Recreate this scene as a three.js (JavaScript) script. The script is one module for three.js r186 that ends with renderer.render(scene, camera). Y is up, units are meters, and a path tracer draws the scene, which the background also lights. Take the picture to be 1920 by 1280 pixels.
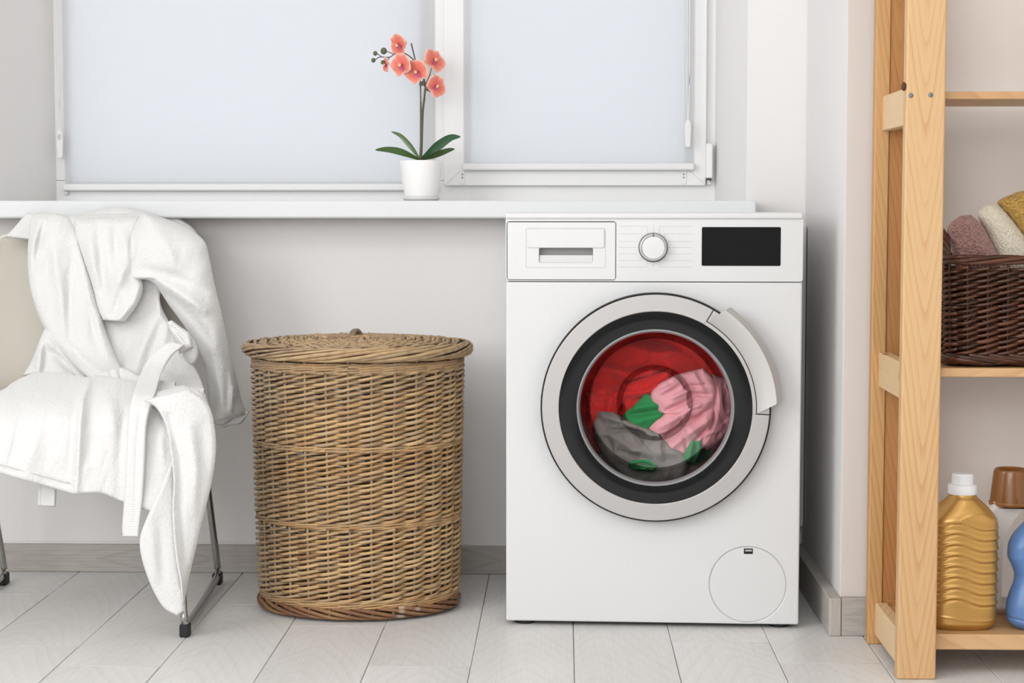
import * as THREE from 'three';
import { RoundedBoxGeometry } from 'three/addons/geometries/RoundedBoxGeometry.js';
import { mergeGeometries } from 'three/addons/utils/BufferGeometryUtils.js';
import { RectAreaLightUniformsLib } from 'three/addons/lights/RectAreaLightUniformsLib.js';

// ------------------------------------------------------------------ camera, sky, lights, exposure
const scene = new THREE.Scene();
const FOCAL = 3430, EYE = new THREE.Vector3(0, 0.857, 4.258);
const camera = new THREE.PerspectiveCamera(2 * Math.atan(640 / FOCAL) * 180 / Math.PI, 1920 / 1280, 0.05, 60);
const PITCH = Math.atan(250 / FOCAL), YAW = 1.62 * Math.PI / 180;
camera.position.copy(EYE);
camera.rotation.order = 'YXZ';
camera.rotation.set(-PITCH, YAW, 0);
camera.updateMatrixWorld(true);

const renderer = new THREE.WebGLRenderer();
renderer.toneMapping = THREE.LinearToneMapping;
renderer.toneMappingExposure = 0.83;
renderer.shadowMap.enabled = true;

scene.background = new THREE.Color(0.84, 0.91, 1.0);
scene.backgroundIntensity = 1.45;                     // overcast daylight behind the blinds
RectAreaLightUniformsLib.init();
const PANEL_FILL = 2.3, SIDE_FILL = 6.6, FRONT_FILL = 6.2;  // strengths of the added fill: ceiling panels, left window, front window
function areaLight(name, w, h, color, intensity, pos, target) {
  const l = new THREE.RectAreaLight(color, intensity, w, h);
  l.name = name; l.position.set(...pos); l.lookAt(...target); scene.add(l); return l;
}

// ------------------------------------------------------------------ helpers
function rng(seed) { let s = seed >>> 0; return () => { s = (s + 0x6d2b79f5) >>> 0; let t = Math.imul(s ^ (s >>> 15), 1 | s); t = (t + Math.imul(t ^ (t >>> 7), 61 | t)) ^ t; return ((t ^ (t >>> 14)) >>> 0) / 4294967296; }; }
const hash3 = (x, y, z) => { let h = Math.imul(x, 374761393) ^ Math.imul(y, 668265263) ^ Math.imul(z, 2147483647 ^ 0x5bd1e995); h = Math.imul(h ^ (h >>> 13), 1274126177); return ((h ^ (h >>> 16)) >>> 0) / 4294967296; };
const fade = (t) => t * t * (3 - 2 * t), lerp = (a, b, t) => a + (b - a) * t, clamp = (x, a, b) => Math.min(b, Math.max(a, x));
function noise3(x, y = 0, z = 0) {      // value noise, -1..1
  const X = Math.floor(x), Y = Math.floor(y), Z = Math.floor(z), u = fade(x - X), v = fade(y - Y), w = fade(z - Z);
  const c = (i, j, k) => hash3(X + i, Y + j, Z + k);
  return 2 * lerp(lerp(lerp(c(0, 0, 0), c(1, 0, 0), u), lerp(c(0, 1, 0), c(1, 1, 0), u), v), lerp(lerp(c(0, 0, 1), c(1, 0, 1), u), lerp(c(0, 1, 1), c(1, 1, 1), u), v), w) - 1;
}
const fbm = (x, y, z = 0, o = 4) => { let s = 0, a = 0.5; for (let i = 0; i < o; i++) { s += a * noise3(x, y, z); x *= 2.03; y *= 2.03; z = z * 2.03 + 7.1; a *= 0.5; } return s; };
const V = (x, y, z) => new THREE.Vector3(x, y, z);
const smooth = (a, b, x) => { const t = clamp((x - a) / (b - a), 0, 1); return t * t * (3 - 2 * t); };
const srgb = (r, g, b) => new THREE.Color().setRGB(r / 255, g / 255, b / 255, THREE.SRGBColorSpace);

// a drafting helper: where the sight line of a point of the traced drawing meets the upright plane at distance z from the back wall
const RT = V(1, 0, 0).applyQuaternion(camera.quaternion), UPV = V(0, 1, 0).applyQuaternion(camera.quaternion), FW = V(0, 0, -1).applyQuaternion(camera.quaternion);
function at(u, v, z) {
  const d = FW.clone().multiplyScalar(FOCAL).addScaledVector(RT, u - 960).addScaledVector(UPV, 640 - v);
  return EYE.clone().addScaledVector(d, (z - EYE.z) / d.z);
}
const ax = (u, z, v = 640) => at(u, v, z).x, ay = (v, z, u = 960) => at(u, v, z).y;

const taken = new Map();
function numbered(n) { const k = taken.get(n) ?? 0; taken.set(n, k + 1); return k ? n + '_' + String(k).padStart(3, '0') : n; }
function thing(name, label, category, pos = [0, 0, 0], group, turn = 0) {
  const o = new THREE.Group(); o.name = numbered(name); o.position.set(...pos); o.rotation.y = turn;
  o.userData = { label, category }; if (group) o.userData.group = group; scene.add(o); return o;
}
function struct(name, parent = scene) { const o = new THREE.Group(); o.name = name; if (parent === scene) o.userData = { kind: 'structure' }; parent.add(o); return o; }
function part(name, geo, mat, parent, label) {
  const g = Array.isArray(geo) ? mergeGeometries(geo.map((x) => (x.index ? x.toNonIndexed() : x)).map(strip)) : geo;
  const m = new THREE.Mesh(g, mat); m.name = numbered(name); m.castShadow = m.receiveShadow = true; if (label) m.userData.label = label; parent.add(m); return m;
}
function structMesh(name, geo, mat) { const m = part(name, geo, mat, scene); m.name = name; m.userData.kind = 'structure'; return m; }
function strip(g) { for (const k of Object.keys(g.attributes)) if (!['position', 'normal', 'uv'].includes(k)) g.deleteAttribute(k); return g; }
const box = (w, h, d, x = 0, y = 0, z = 0) => { const g = new THREE.BoxGeometry(w, h, d); metreUV(g); return g.translate(x, y, z); };
const rbox = (w, h, d, r, x = 0, y = 0, z = 0, s = 2) => { const g = new RoundedBoxGeometry(w, h, d, s, r); metreUV(g); return g.translate(x, y, z); };
const span = (x0, x1, y0, y1, z0, z1, r = 0) => (r ? rbox(x1 - x0, y1 - y0, z1 - z0, r, (x0 + x1) / 2, (y0 + y1) / 2, (z0 + z1) / 2) : box(x1 - x0, y1 - y0, z1 - z0, (x0 + x1) / 2, (y0 + y1) / 2, (z0 + z1) / 2));
function metreUV(g, along = 'y') {      // box mapping in metres: v runs along the given axis
  const p = g.attributes.position, n = g.attributes.normal, uv = new Float32Array(p.count * 2);
  for (let i = 0; i < p.count; i++) {
    const a = [p.getX(i), p.getY(i), p.getZ(i)], b = [Math.abs(n.getX(i)), Math.abs(n.getY(i)), Math.abs(n.getZ(i))], k = b.indexOf(Math.max(...b)), m = 'xyz'.indexOf(along);
    let c = [0, 1, 2].filter((j) => j !== k); if (c.includes(m) && c[1] !== m) c.reverse();
    uv[i * 2] = a[c[0]]; uv[i * 2 + 1] = a[c[1]];
  }
  g.setAttribute('uv', new THREE.BufferAttribute(uv, 2)); return g;
}
function shiftUV(g, du, dv) { const a = g.attributes.uv; for (let i = 0; i < a.count; i++) a.setXY(i, a.getX(i) + du, a.getY(i) + dv); return g; }
// a tube through fn(t), t 0..1, with a radius function, capped ends and optional vertex colour
function rod(fn, n, radius, radial = 6, color, ref = V(0, 1, 0)) {
  const P = [], pos = [], col = [], uv = [], idx = [];
  for (let i = 0; i <= n; i++) P.push(fn(i / n));
  let len = 0;
  for (let i = 0; i <= n; i++) {
    const T = P[Math.min(n, i + 1)].clone().sub(P[Math.max(0, i - 1)]).normalize();
    let A = T.clone().cross(ref); if (A.lengthSq() < 1e-6) A = T.clone().cross(V(1, 0, 0.1)); A.normalize();
    const B = A.clone().cross(T), r = typeof radius === 'function' ? radius(i / n) : radius;
    if (i) len += P[i].distanceTo(P[i - 1]);
    const c = color ? color(P[i], i / n) : null;
    for (let j = 0; j < radial; j++) {
      const a = j / radial * Math.PI * 2, q = P[i].clone().addScaledVector(A, Math.cos(a) * r).addScaledVector(B, Math.sin(a) * r);
      pos.push(q.x, q.y, q.z); uv.push(j / radial * 0.02, len); if (c) col.push(c.r, c.g, c.b);
      if (i < n) { const p = i * radial + j, q2 = i * radial + (j + 1) % radial; idx.push(p, q2, p + radial, q2, q2 + radial, p + radial); }
    }
  }
  for (const [i, flip] of [[0, 1], [n, 0]]) {
    const c0 = pos.length / 3; pos.push(P[i].x, P[i].y, P[i].z); uv.push(0, 0); if (color) { const c = color(P[i], i / n); col.push(c.r, c.g, c.b); }
    for (let j = 0; j < radial; j++) { const a = i * radial + j, b = i * radial + (j + 1) % radial; flip ? idx.push(c0, b, a) : idx.push(c0, a, b); }
  }
  const g = new THREE.BufferGeometry();
  g.setAttribute('position', new THREE.Float32BufferAttribute(pos, 3)); g.setAttribute('uv', new THREE.Float32BufferAttribute(uv, 2));
  if (color) g.setAttribute('color', new THREE.Float32BufferAttribute(col, 3));
  g.setIndex(idx); g.computeVertexNormals(); return g;
}
function curve(pts) { const c = new THREE.CatmullRomCurve3(pts, false, 'centripetal'); return (t) => c.getPointAt(clamp(t, 0, 1)); }
function cat(pts, t) {                  // Catmull-Rom through [x, y] points, uniform by index
  const n = pts.length - 1, f = clamp(t, 0, 1) * n, i = Math.min(n - 1, Math.floor(f)), w = f - i, g = (k) => pts[clamp(k, 0, n)], out = [];
  for (let c = 0; c < pts[0].length; c++) {
    const a = i ? g(i - 1)[c] : 2 * g(i)[c] - g(i + 1)[c], b = g(i)[c], d = g(i + 1)[c], e = i + 2 <= n ? g(i + 2)[c] : 2 * d - b;
    out.push(b + 0.5 * w * (d - a + w * (2 * a - 5 * b + 4 * d - e + w * (3 * (b - d) + e - a))));
  }
  return out;
}
function piecewise(tab, x) {            // smooth monotone curve through [x, y] points
  const n = tab.length - 1; if (x <= tab[0][0]) return tab[0][1]; if (x >= tab[n][0]) return tab[n][1];
  let i = 0; while (x > tab[i + 1][0]) i++;
  const d = (k) => (tab[k + 1][1] - tab[k][1]) / (tab[k + 1][0] - tab[k][0]), m = (k) => (k === 0 ? d(0) : k === n ? d(n - 1) : d(k - 1) * d(k) <= 0 ? 0 : 2 * d(k - 1) * d(k) / (d(k - 1) + d(k)));
  const h = tab[i + 1][0] - tab[i][0], t = (x - tab[i][0]) / h, t2 = t * t, t3 = t2 * t;
  return (2 * t3 - 3 * t2 + 1) * tab[i][1] + (t3 - 2 * t2 + t) * h * m(i) + (3 * t2 - 2 * t3) * tab[i + 1][1] + (t3 - t2) * h * m(i + 1);
}
function toLine(px, py, l) { let d = 1e9, end = 0; const n = l.length / 2 - 1; for (let i = 0; i < n; i++) { const x0 = l[2 * i], y0 = l[2 * i + 1], dx = l[2 * i + 2] - x0, dy = l[2 * i + 3] - y0, t = clamp(((px - x0) * dx + (py - y0) * dy) / (dx * dx + dy * dy), 0, 1), q = Math.hypot(px - x0 - dx * t, py - y0 - dy * t); if (q < d) { d = q; end = (i + t) / n; } } return [d, end]; }
// a padded sheet of cloth between two drawn edges L and R: z(u, v, s, t) its lie, folds = [height, width, polyline], fat = half thickness, edge = how wide the rounded rim is
function cloth({ L, R, nu = 60, nv = 90, z, folds = [], fat = 0.008, edge = 10, crumple, origin = V(0, 0, 0), place = at, open = {} }) {
  const pos = [], uv = [], idx = [], N = (nu + 1) * (nv + 1);
  const front = [], back = [];
  for (let j = 0; j <= nv; j++) {
    const t = j / nv, l = cat(L, t), r = cat(R, t), w = Math.hypot(r[0] - l[0], r[1] - l[1]);
    for (let i = 0; i <= nu; i++) {
      const s0 = i / nu, s = 0.5 - 0.5 * Math.cos(Math.PI * s0) * 0.55 - 0.45 * (0.5 - s0), u = lerp(l[0], r[0], s), v = lerp(l[1], r[1], s);
      let d = Math.min(open.left ? 9 : s * w / edge, open.right ? 9 : (1 - s) * w / edge);
      const H = Math.abs(cat(L, 1)[1] - cat(L, 0)[1]) + Math.abs(cat(R, 1)[1] - cat(R, 0)[1]);
      d = Math.min(d, open.top ? 9 : t * H / 2 / edge, open.bottom ? 9 : (1 - t) * H / 2 / edge, 1);
      const e = Math.sqrt(Math.max(0, 1 - (1 - d) ** 2));
      let h = z(u, v, s, t);
      for (const [amp, wid, line] of folds) { const [q, end] = toLine(u, v, line), g = q / wid; if (g < 3) h += 0.78 * amp * Math.exp(-g * g) * (0.35 + 0.65 * Math.sin(Math.PI * clamp(0.12 + end * 0.8, 0, 1))); }
      if (crumple) h += crumple(u, v);
      front.push([u, v, h + fat * e]); back.push([u, v, h - fat * e]);
    }
  }
  for (const [list] of [[front], [back]]) for (const [u, v, h] of list) { const p = place(u, v, h).sub(origin); pos.push(p.x, p.y, p.z); uv.push(u / 900, -v / 900); }
  const rim = (i, j) => i === 0 || i === nu || j === 0 || j === nv;
  const f = (i, j) => j * (nu + 1) + i, b = (i, j) => (rim(i, j) ? f(i, j) : N + f(i, j));
  for (let j = 0; j < nv; j++) for (let i = 0; i < nu; i++) {
    idx.push(f(i, j), f(i, j + 1), f(i + 1, j), f(i + 1, j), f(i, j + 1), f(i + 1, j + 1));
    idx.push(b(i, j), b(i + 1, j), b(i, j + 1), b(i + 1, j), b(i + 1, j + 1), b(i, j + 1));
  }
  const g = new THREE.BufferGeometry();
  g.setAttribute('position', new THREE.Float32BufferAttribute(pos, 3)); g.setAttribute('uv', new THREE.Float32BufferAttribute(uv, 2));
  g.setIndex(idx); g.computeVertexNormals(); return g;
}
const extrude = (shape, depth, bevel = 0, seg = 2, curveSegments = 48) => new THREE.ExtrudeGeometry(shape, { depth: depth - 2 * bevel, bevelEnabled: bevel > 0, bevelSize: bevel, bevelThickness: bevel, bevelOffset: -bevel, bevelSegments: seg, curveSegments }).translate(0, 0, bevel);
function rrect(x0, y0, x1, y1, r, S = THREE.Shape) {
  const s = new S(); s.moveTo(x0 + r, y0); s.lineTo(x1 - r, y0); s.absarc(x1 - r, y0 + r, r, -Math.PI / 2, 0); s.lineTo(x1, y1 - r); s.absarc(x1 - r, y1 - r, r, 0, Math.PI / 2);
  s.lineTo(x0 + r, y1); s.absarc(x0 + r, y1 - r, r, Math.PI / 2, Math.PI); s.lineTo(x0, y0 + r); s.absarc(x0 + r, y0 + r, r, Math.PI, Math.PI * 1.5); return s;
}
const lathe = (pts, n = 64) => new THREE.LatheGeometry(pts.map(([r, y]) => new THREE.Vector2(r, y)), n);
// ------------------------------------------------------------------ textures
function tex(w, h, fn, repeat = [1, 1], color = true) {
  const d = new Uint8Array(w * h * 4);
  for (let y = 0; y < h; y++) for (let x = 0; x < w; x++) { const c = fn(x / w, y / h), o = (y * w + x) * 4; d[o] = clamp(c[0], 0, 255); d[o + 1] = clamp(c[1] ?? c[0], 0, 255); d[o + 2] = clamp(c[2] ?? c[0], 0, 255); d[o + 3] = 255; }
  const t = new THREE.DataTexture(d, w, h); t.wrapS = t.wrapT = THREE.MirroredRepeatWrapping; t.magFilter = THREE.LinearFilter; t.repeat.set(...repeat); if (color) t.colorSpace = THREE.SRGBColorSpace; t.needsUpdate = true; return t;
}
function plankTex(seed, light, dark, W, H, o = {}) {   // sawn wood: cathedral grain, fine fibres, a few knots; W x H metres
  const R = rng(seed), cx = 0.32 + R() * 0.36, cy = R(), bend = 0.6 + R() * 0.8, freq = o.freq ?? 14, knots = []; for (let i = 0; i < (o.knots ?? 0); i++) knots.push([R() * W, R() * H, 0.006 + R() * 0.006]);
  return tex(256, 1024, (x, y) => {
    const X = x * W, Y = y * H; const dx = x - cx + 0.16 * noise3(Y * 2.2 * bend, seed, 1); let q = (y + 0.05 * cy) * (o.tall ?? 3) - (o.wide ?? 1.2) * Math.sqrt(dx * dx + 0.006) + 0.16 * fbm(X * 9, Y * 1.6, seed, 3);
    let knot = 0; for (const [kx, ky, kr] of knots) { const dd = Math.hypot(X - kx, (Y - ky) * 0.7) / kr; q += 0.12 * Math.exp(-dd * dd * 0.12); knot = Math.max(knot, smooth(1.15, 0.6, dd)); }
    const ring = q * freq + 0.25 * fbm(X * 14, Y * 3, seed + 9, 2), rid = Math.floor(ring), saw = ring - rid, g = Math.pow(saw, 2.6) * smooth(1, 0.86, saw) * (0.35 + 0.65 * hash3(rid, seed, 3)), fine = 0.5 + 0.5 * noise3(X * 900, Y * 14, seed), blotch = 0.5 + fbm(X * 4, Y * 1.4, seed + 3, 3);
    const k = clamp((o.ring ?? 0.55) * g + (o.fine ?? 0.18) * fine + (o.blotch ?? 0.25) * (blotch - 0.3), 0, 1);
    return [0, 1, 2].map((c) => lerp(lerp(light[c], dark[c], k), dark[c] * 0.45, knot * 0.8));
  }, [1 / W, 1 / H]);
}
const terry = tex(512, 512, (x, y) => { const a = noise3(x * 170, y * 170, 1), b = noise3(x * 60, y * 60, 4); return [128 + 80 * a + 40 * b]; }, [4, 4], false);
const plaster = tex(256, 256, (x, y) => [128 + 60 * fbm(x * 24, y * 24, 2, 4) + 30 * noise3(x * 120, y * 120, 5)], [1.2, 1.2], false);
const plushBump = tex(512, 512, (x, y) => [128 + 90 * noise3(x * 120, y * 120, 3) + 50 * noise3(x * 240, y * 240, 8)], [5, 5], false);

const std = (color, roughness = 0.6, more = {}) => new THREE.MeshStandardMaterial({ color, roughness, ...more });
const phys = (color, roughness = 0.6, more = {}) => new THREE.MeshPhysicalMaterial({ color, roughness, ...more });
const M = {
  wall: std(srgb(232, 229, 227), 0.92, { bumpMap: plaster, bumpScale: 0.0006 }),
  ceiling: std(srgb(240, 240, 238), 0.95),
  sill: phys(srgb(220, 222, 222), 0.35),
  pvc: phys(srgb(232, 231, 230), 0.4),
  pvcGrey: std(srgb(150, 150, 150), 0.6),
  dark: std(srgb(22, 22, 23), 0.6),
  glass: phys(0xffffff, 0.02, { transmission: 1, thickness: 0, ior: 1.5 }),
  blind: phys(srgb(228, 229, 231), 1, { transmission: 0.5, thickness: 0 }),
  blindRail: phys(srgb(228, 227, 226), 0.5),
  robe: phys(srgb(226, 225, 223), 1, { specularIntensity: 0.2, sheen: 0.25, sheenColor: new THREE.Color(1, 1, 1), sheenRoughness: 0.9, bumpMap: terry, bumpScale: 0.0011 }),
  chairShell: phys(srgb(196, 189, 177), 0.5),
  chrome: std(srgb(170, 168, 165), 0.22, { metalness: 1 }),
  rubber: std(srgb(20, 20, 20), 0.6),
  enamel: phys(srgb(214, 214, 214), 0.32, { clearcoat: 0.3, clearcoatRoughness: 0.15 }),
  enamelGrey: phys(srgb(205, 205, 205), 0.4),
  silver: std(srgb(180, 177, 175), 0.42, { metalness: 0.55 }),
  blackGlass: phys(srgb(20, 22, 22), 0.06, { specularIntensity: 0.55 }),
  line: std(srgb(196, 194, 192), 0.6),
};

// ------------------------------------------------------------------ the room
const X0 = -2.45, X1 = 2.45, Z1 = 6.1, TOP = 2.72, WIN = -0.25, SILL = 0.874;
{
  const plan = (pts, h, y) => { const s = new THREE.Shape(pts.map(([x, z]) => new THREE.Vector2(x, -z))); return metreUV(extrude(s, h).rotateX(-Math.PI / 2)).translate(0, y, 0); };
  const wl = ax(105, WIN, 300), wr = ax(1340, WIN, 300), rl = -1.32, rr = 0.4215, wt = 2.32;
  structMesh('wall_back', [
    span(X0, X1, -0.1, SILL - 0.04, -0.36, 0), span(X0, X1, wt, TOP, -0.36, 0),
    plan([[X0, 0], [rl, 0], [wl, WIN], [wl, -0.36], [X0, -0.36]], wt - SILL + 0.04, SILL - 0.04),
    plan([[rr, 0], [X1, 0], [X1, -0.36], [wr, -0.36], [wr, WIN]], wt - SILL + 0.04, SILL - 0.04),
  ], M.wall);
  structMesh('wall_right', [span(0.558, X1 + 0.2, -0.1, TOP, 0.0005, 0.60, 0.004)], M.wall);
  structMesh('wall_shade_skin', [span(0.5586, X1 + 0.19, -0.09, TOP - 0.001, 0.5962, 0.6004, 0.0015)], std(srgb(216, 207, 200), 0.92, { bumpMap: plaster, bumpScale: 0.0006 }));  // thin beige skin: its darker, warmer tone stands in for dimmer light on this face
  structMesh('wall_far_right', [span(X1, X1 + 0.2, -0.1, TOP, 0.6, Z1)], M.wall);
  // unseen front wall, grey to darken reflections; its left window is added as fill
  structMesh('wall_front', [span(X0 - 0.2, -2.2, -0.1, TOP, Z1, Z1 + 0.2), span(0.6, X1 + 0.2, -0.1, TOP, Z1, Z1 + 0.2), span(-2.2, 0.6, -0.1, 0.9, Z1, Z1 + 0.2), span(-2.2, 0.6, 2.5, TOP, Z1, Z1 + 0.2)], std(srgb(172, 170, 168), 0.9));
  const w3 = struct('added_window_3');
  part('added_window_frame', [span(-2.2, 0.6, 0.9, 0.97, Z1 + 0.06, Z1 + 0.14), span(-2.2, 0.6, 2.43, 2.5, Z1 + 0.06, Z1 + 0.14), ...[-2.2, -0.83, 0.53].map((x) => span(x, x + 0.07, 0.9, 2.5, Z1 + 0.06, Z1 + 0.14))], M.pvc, w3);
  part('added_window_pane', span(-2.15, 0.55, 0.95, 2.45, Z1 + 0.1, Z1 + 0.105), M.glass, w3);
  areaLight('window_fill', 2.7, 1.5, new THREE.Color(0.985, 0.99, 1), FRONT_FILL, [-0.8, 1.7, Z1 - 0.01], [-0.8, 1.7, 0]);  // area light added for frontal fill, set at the made-up window
  // unseen left wall; its tall window is added as light from the left
  structMesh('wall_left', [span(X0 - 0.2, X0, -0.1, 0.8, -0.36, Z1), span(X0 - 0.2, X0, 2.6, TOP, -0.36, Z1), span(X0 - 0.2, X0, 0.8, 2.6, -0.36, 2.0), span(X0 - 0.2, X0, 0.8, 2.6, 4.4, Z1)], M.wall);
  structMesh('ceiling', [span(X0 - 0.2, X1 + 0.2, TOP, TOP + 0.2, -0.36, Z1 + 0.2)], M.ceiling);
  const w2 = struct('added_window_2');
  part('added_window_frame', [span(X0 - 0.14, X0 - 0.06, 0.8, 0.87, 2, 4.4), span(X0 - 0.14, X0 - 0.06, 2.53, 2.6, 2, 4.4), span(X0 - 0.14, X0 - 0.06, 0.8, 2.6, 2, 2.07), span(X0 - 0.14, X0 - 0.06, 0.8, 2.6, 4.33, 4.4), span(X0 - 0.14, X0 - 0.06, 0.8, 2.6, 3.17, 3.23)], M.pvc, w2);
  part('added_window_pane', [span(X0 - 0.105, X0 - 0.1, 0.85, 2.55, 2.05, 3.18), span(X0 - 0.105, X0 - 0.1, 0.85, 2.55, 3.22, 4.35)], M.glass, w2);
  areaLight('window_fill', 2.2, 1.7, new THREE.Color(0.985, 0.99, 1), SIDE_FILL, [X0 + 0.01, 1.7, 3.2], [0, 1.7, 3.2]);  // area light added as the left key, set at the made-up window
  // two unseen ceiling panels, added as fill light from above
  for (const [x, z] of [[-1.0, 3.4], [1.0, 3.4]]) {
    const p = thing('added_ceiling_light', x < 0 ? 'unseen square white ceiling panel added as fill light on the window side' : 'unseen square white ceiling panel added as fill light on the shelf side', 'added_lamp', [x, TOP, z]);
    part('frame', [rbox(1.0, 0.03, 1.0, 0.008, 0, -0.015, 0)], M.pvc, p);
    part('diffuser', box(0.94, 0.006, 0.94, 0, -0.033, 0), std(0xffffff, 0.8, { emissive: new THREE.Color(1, 0.97, 0.93), emissiveIntensity: 1.2 }), p);
    areaLight('added_ceiling_lamp', 0.94, 0.94, new THREE.Color(1, 0.98, 0.955), PANEL_FILL, [x, TOP - 0.045, z], [x * 0.999, 0, z - 0.001]);
  }
}
// floor: laminate planks, each one a piece, over a slab
{
  const fl = struct('floor');
  part('slab', span(X0 - 0.2, X1 + 0.2, -0.15, -0.012, -0.36, Z1 + 0.2), std(srgb(120, 115, 110), 0.9), fl);
  const mats = [0, 1, 2, 3, 4].map((i) => phys(0xffffff, 0.42, { map: plankTex(100 + i, [228, 227, 225], [194, 190, 186], 0.194, 1.2, { freq: 6, ring: 0.3, fine: 0.28, blotch: 0.4, tall: 3.0, wide: 1.3 }) }));
  const W = 0.194, gap = 0.0012, geos = new Map();
  const plank = (len) => {
    const k = len.toFixed(3); if (geos.has(k)) return geos.get(k);
    const b = 0.0012, w = W / 2 - gap / 2, l = len / 2 - gap / 2, y0 = -0.012, y1 = -b, p = [], uv = [], idx = [];
    const ring = (hw, hl, y) => { for (const [x, z] of [[-hw, -hl], [hw, -hl], [hw, hl], [-hw, hl]]) { p.push(x, y, z); uv.push(x + W / 2, z + len / 2); } };
    ring(w, l, y0); ring(w, l, y1); ring(w, l, y1); ring(w - b, l - b, 0); ring(w - b, l - b, 0);
    for (const r of [0, 2]) for (let i = 0; i < 4; i++) { const a = r * 4 + i, c = r * 4 + (i + 1) % 4; idx.push(a, a + 4, c, c, a + 4, c + 4); }
    idx.push(16, 19, 17, 17, 19, 18);
    const g = new THREE.BufferGeometry(); g.setAttribute('position', new THREE.Float32BufferAttribute(p, 3)); g.setAttribute('uv', new THREE.Float32BufferAttribute(uv, 2)); g.setIndex(idx); g.computeVertexNormals();
    geos.set(k, g); return g;
  };
  // z of the first end joint in front of the back wall for the columns in view, counted from x = 0.021
  const joint = { '-8': 0.62, '-7': 0.27, '-6': 0.75, '-5': 0.9, '-4': 0.36, '-3': 0.56, '-2': 0.89, '-1': 1.1, 0: 0.5, 1: 0.68, 2: 0.84, 3: 0.3, 4: 1.0 }, R = rng(5);
  for (let k = -13; k <= 12; k++) {
    const cx = 0.021 + (k + 0.5) * W; let z = (joint[k] ?? R() * 1.2) - 1.2, i = 0;
    for (; z < Z1; z += 1.2, i++) {
      const a = Math.max(z, -0.0), b = Math.min(z + 1.2, Z1 + 0.1); if (b - a < 0.05 || cx - W / 2 > X1) continue;
      const m = part('plank', plank(b - a), mats[Math.floor(R() * 5)], fl); m.position.set(cx, 0, (a + b) / 2); m.rotation.y = 0;
    }
  }
}
// skirting boards
{
  const m = std(0xffffff, 0.55, { map: plankTex(301, [186, 180, 173], [140, 133, 126], 0.2, 1.4, { freq: 6, ring: 0.4, fine: 0.35, tall: 3.4, wide: 1.6 }) });
  const caulk = std(srgb(232, 229, 226), 0.7);
  const bb = (name, x0, x1, z0, z1, h, along) => {
    const g = rbox(x1 - x0, h, z1 - z0, 0.003); metreUV(g, along); const o = struct(name); o.position.set((x0 + x1) / 2, h / 2, (z0 + z1) / 2); part('board', g, m, o);
    if (name === 'baseboard_back' || name === 'baseboard_left') part('sealant', along === 'x' ? rbox(x1 - x0, 0.006, 0.008, 0.002, 0, h / 2 + 0.002, -(z1 - z0) / 2 + 0.004) : rbox(0.008, 0.006, z1 - z0, 0.002, (x1 - x0) / 2 - 0.004, h / 2 + 0.002, 0), caulk, o);
  };
  bb('baseboard_back', X0, 0.533, 0.0, 0.02, 0.066, 'x');
  bb('baseboard_right', 0.533, 0.558, 0.02, 0.622, 0.0775, 'z');
  bb('baseboard_column', 0.5585, X1, 0.60, 0.620, 0.0775, 'x');
  bb('baseboard_left', X0, X0 + 0.018, 0.02, Z1, 0.066, 'z');
  const pipe = struct('trim_1');
  part('pipe_cover', rbox(0.024, 0.70, 0.03, 0.006, 0.544, 0.47, 0.035), M.wall, pipe);
}
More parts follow.
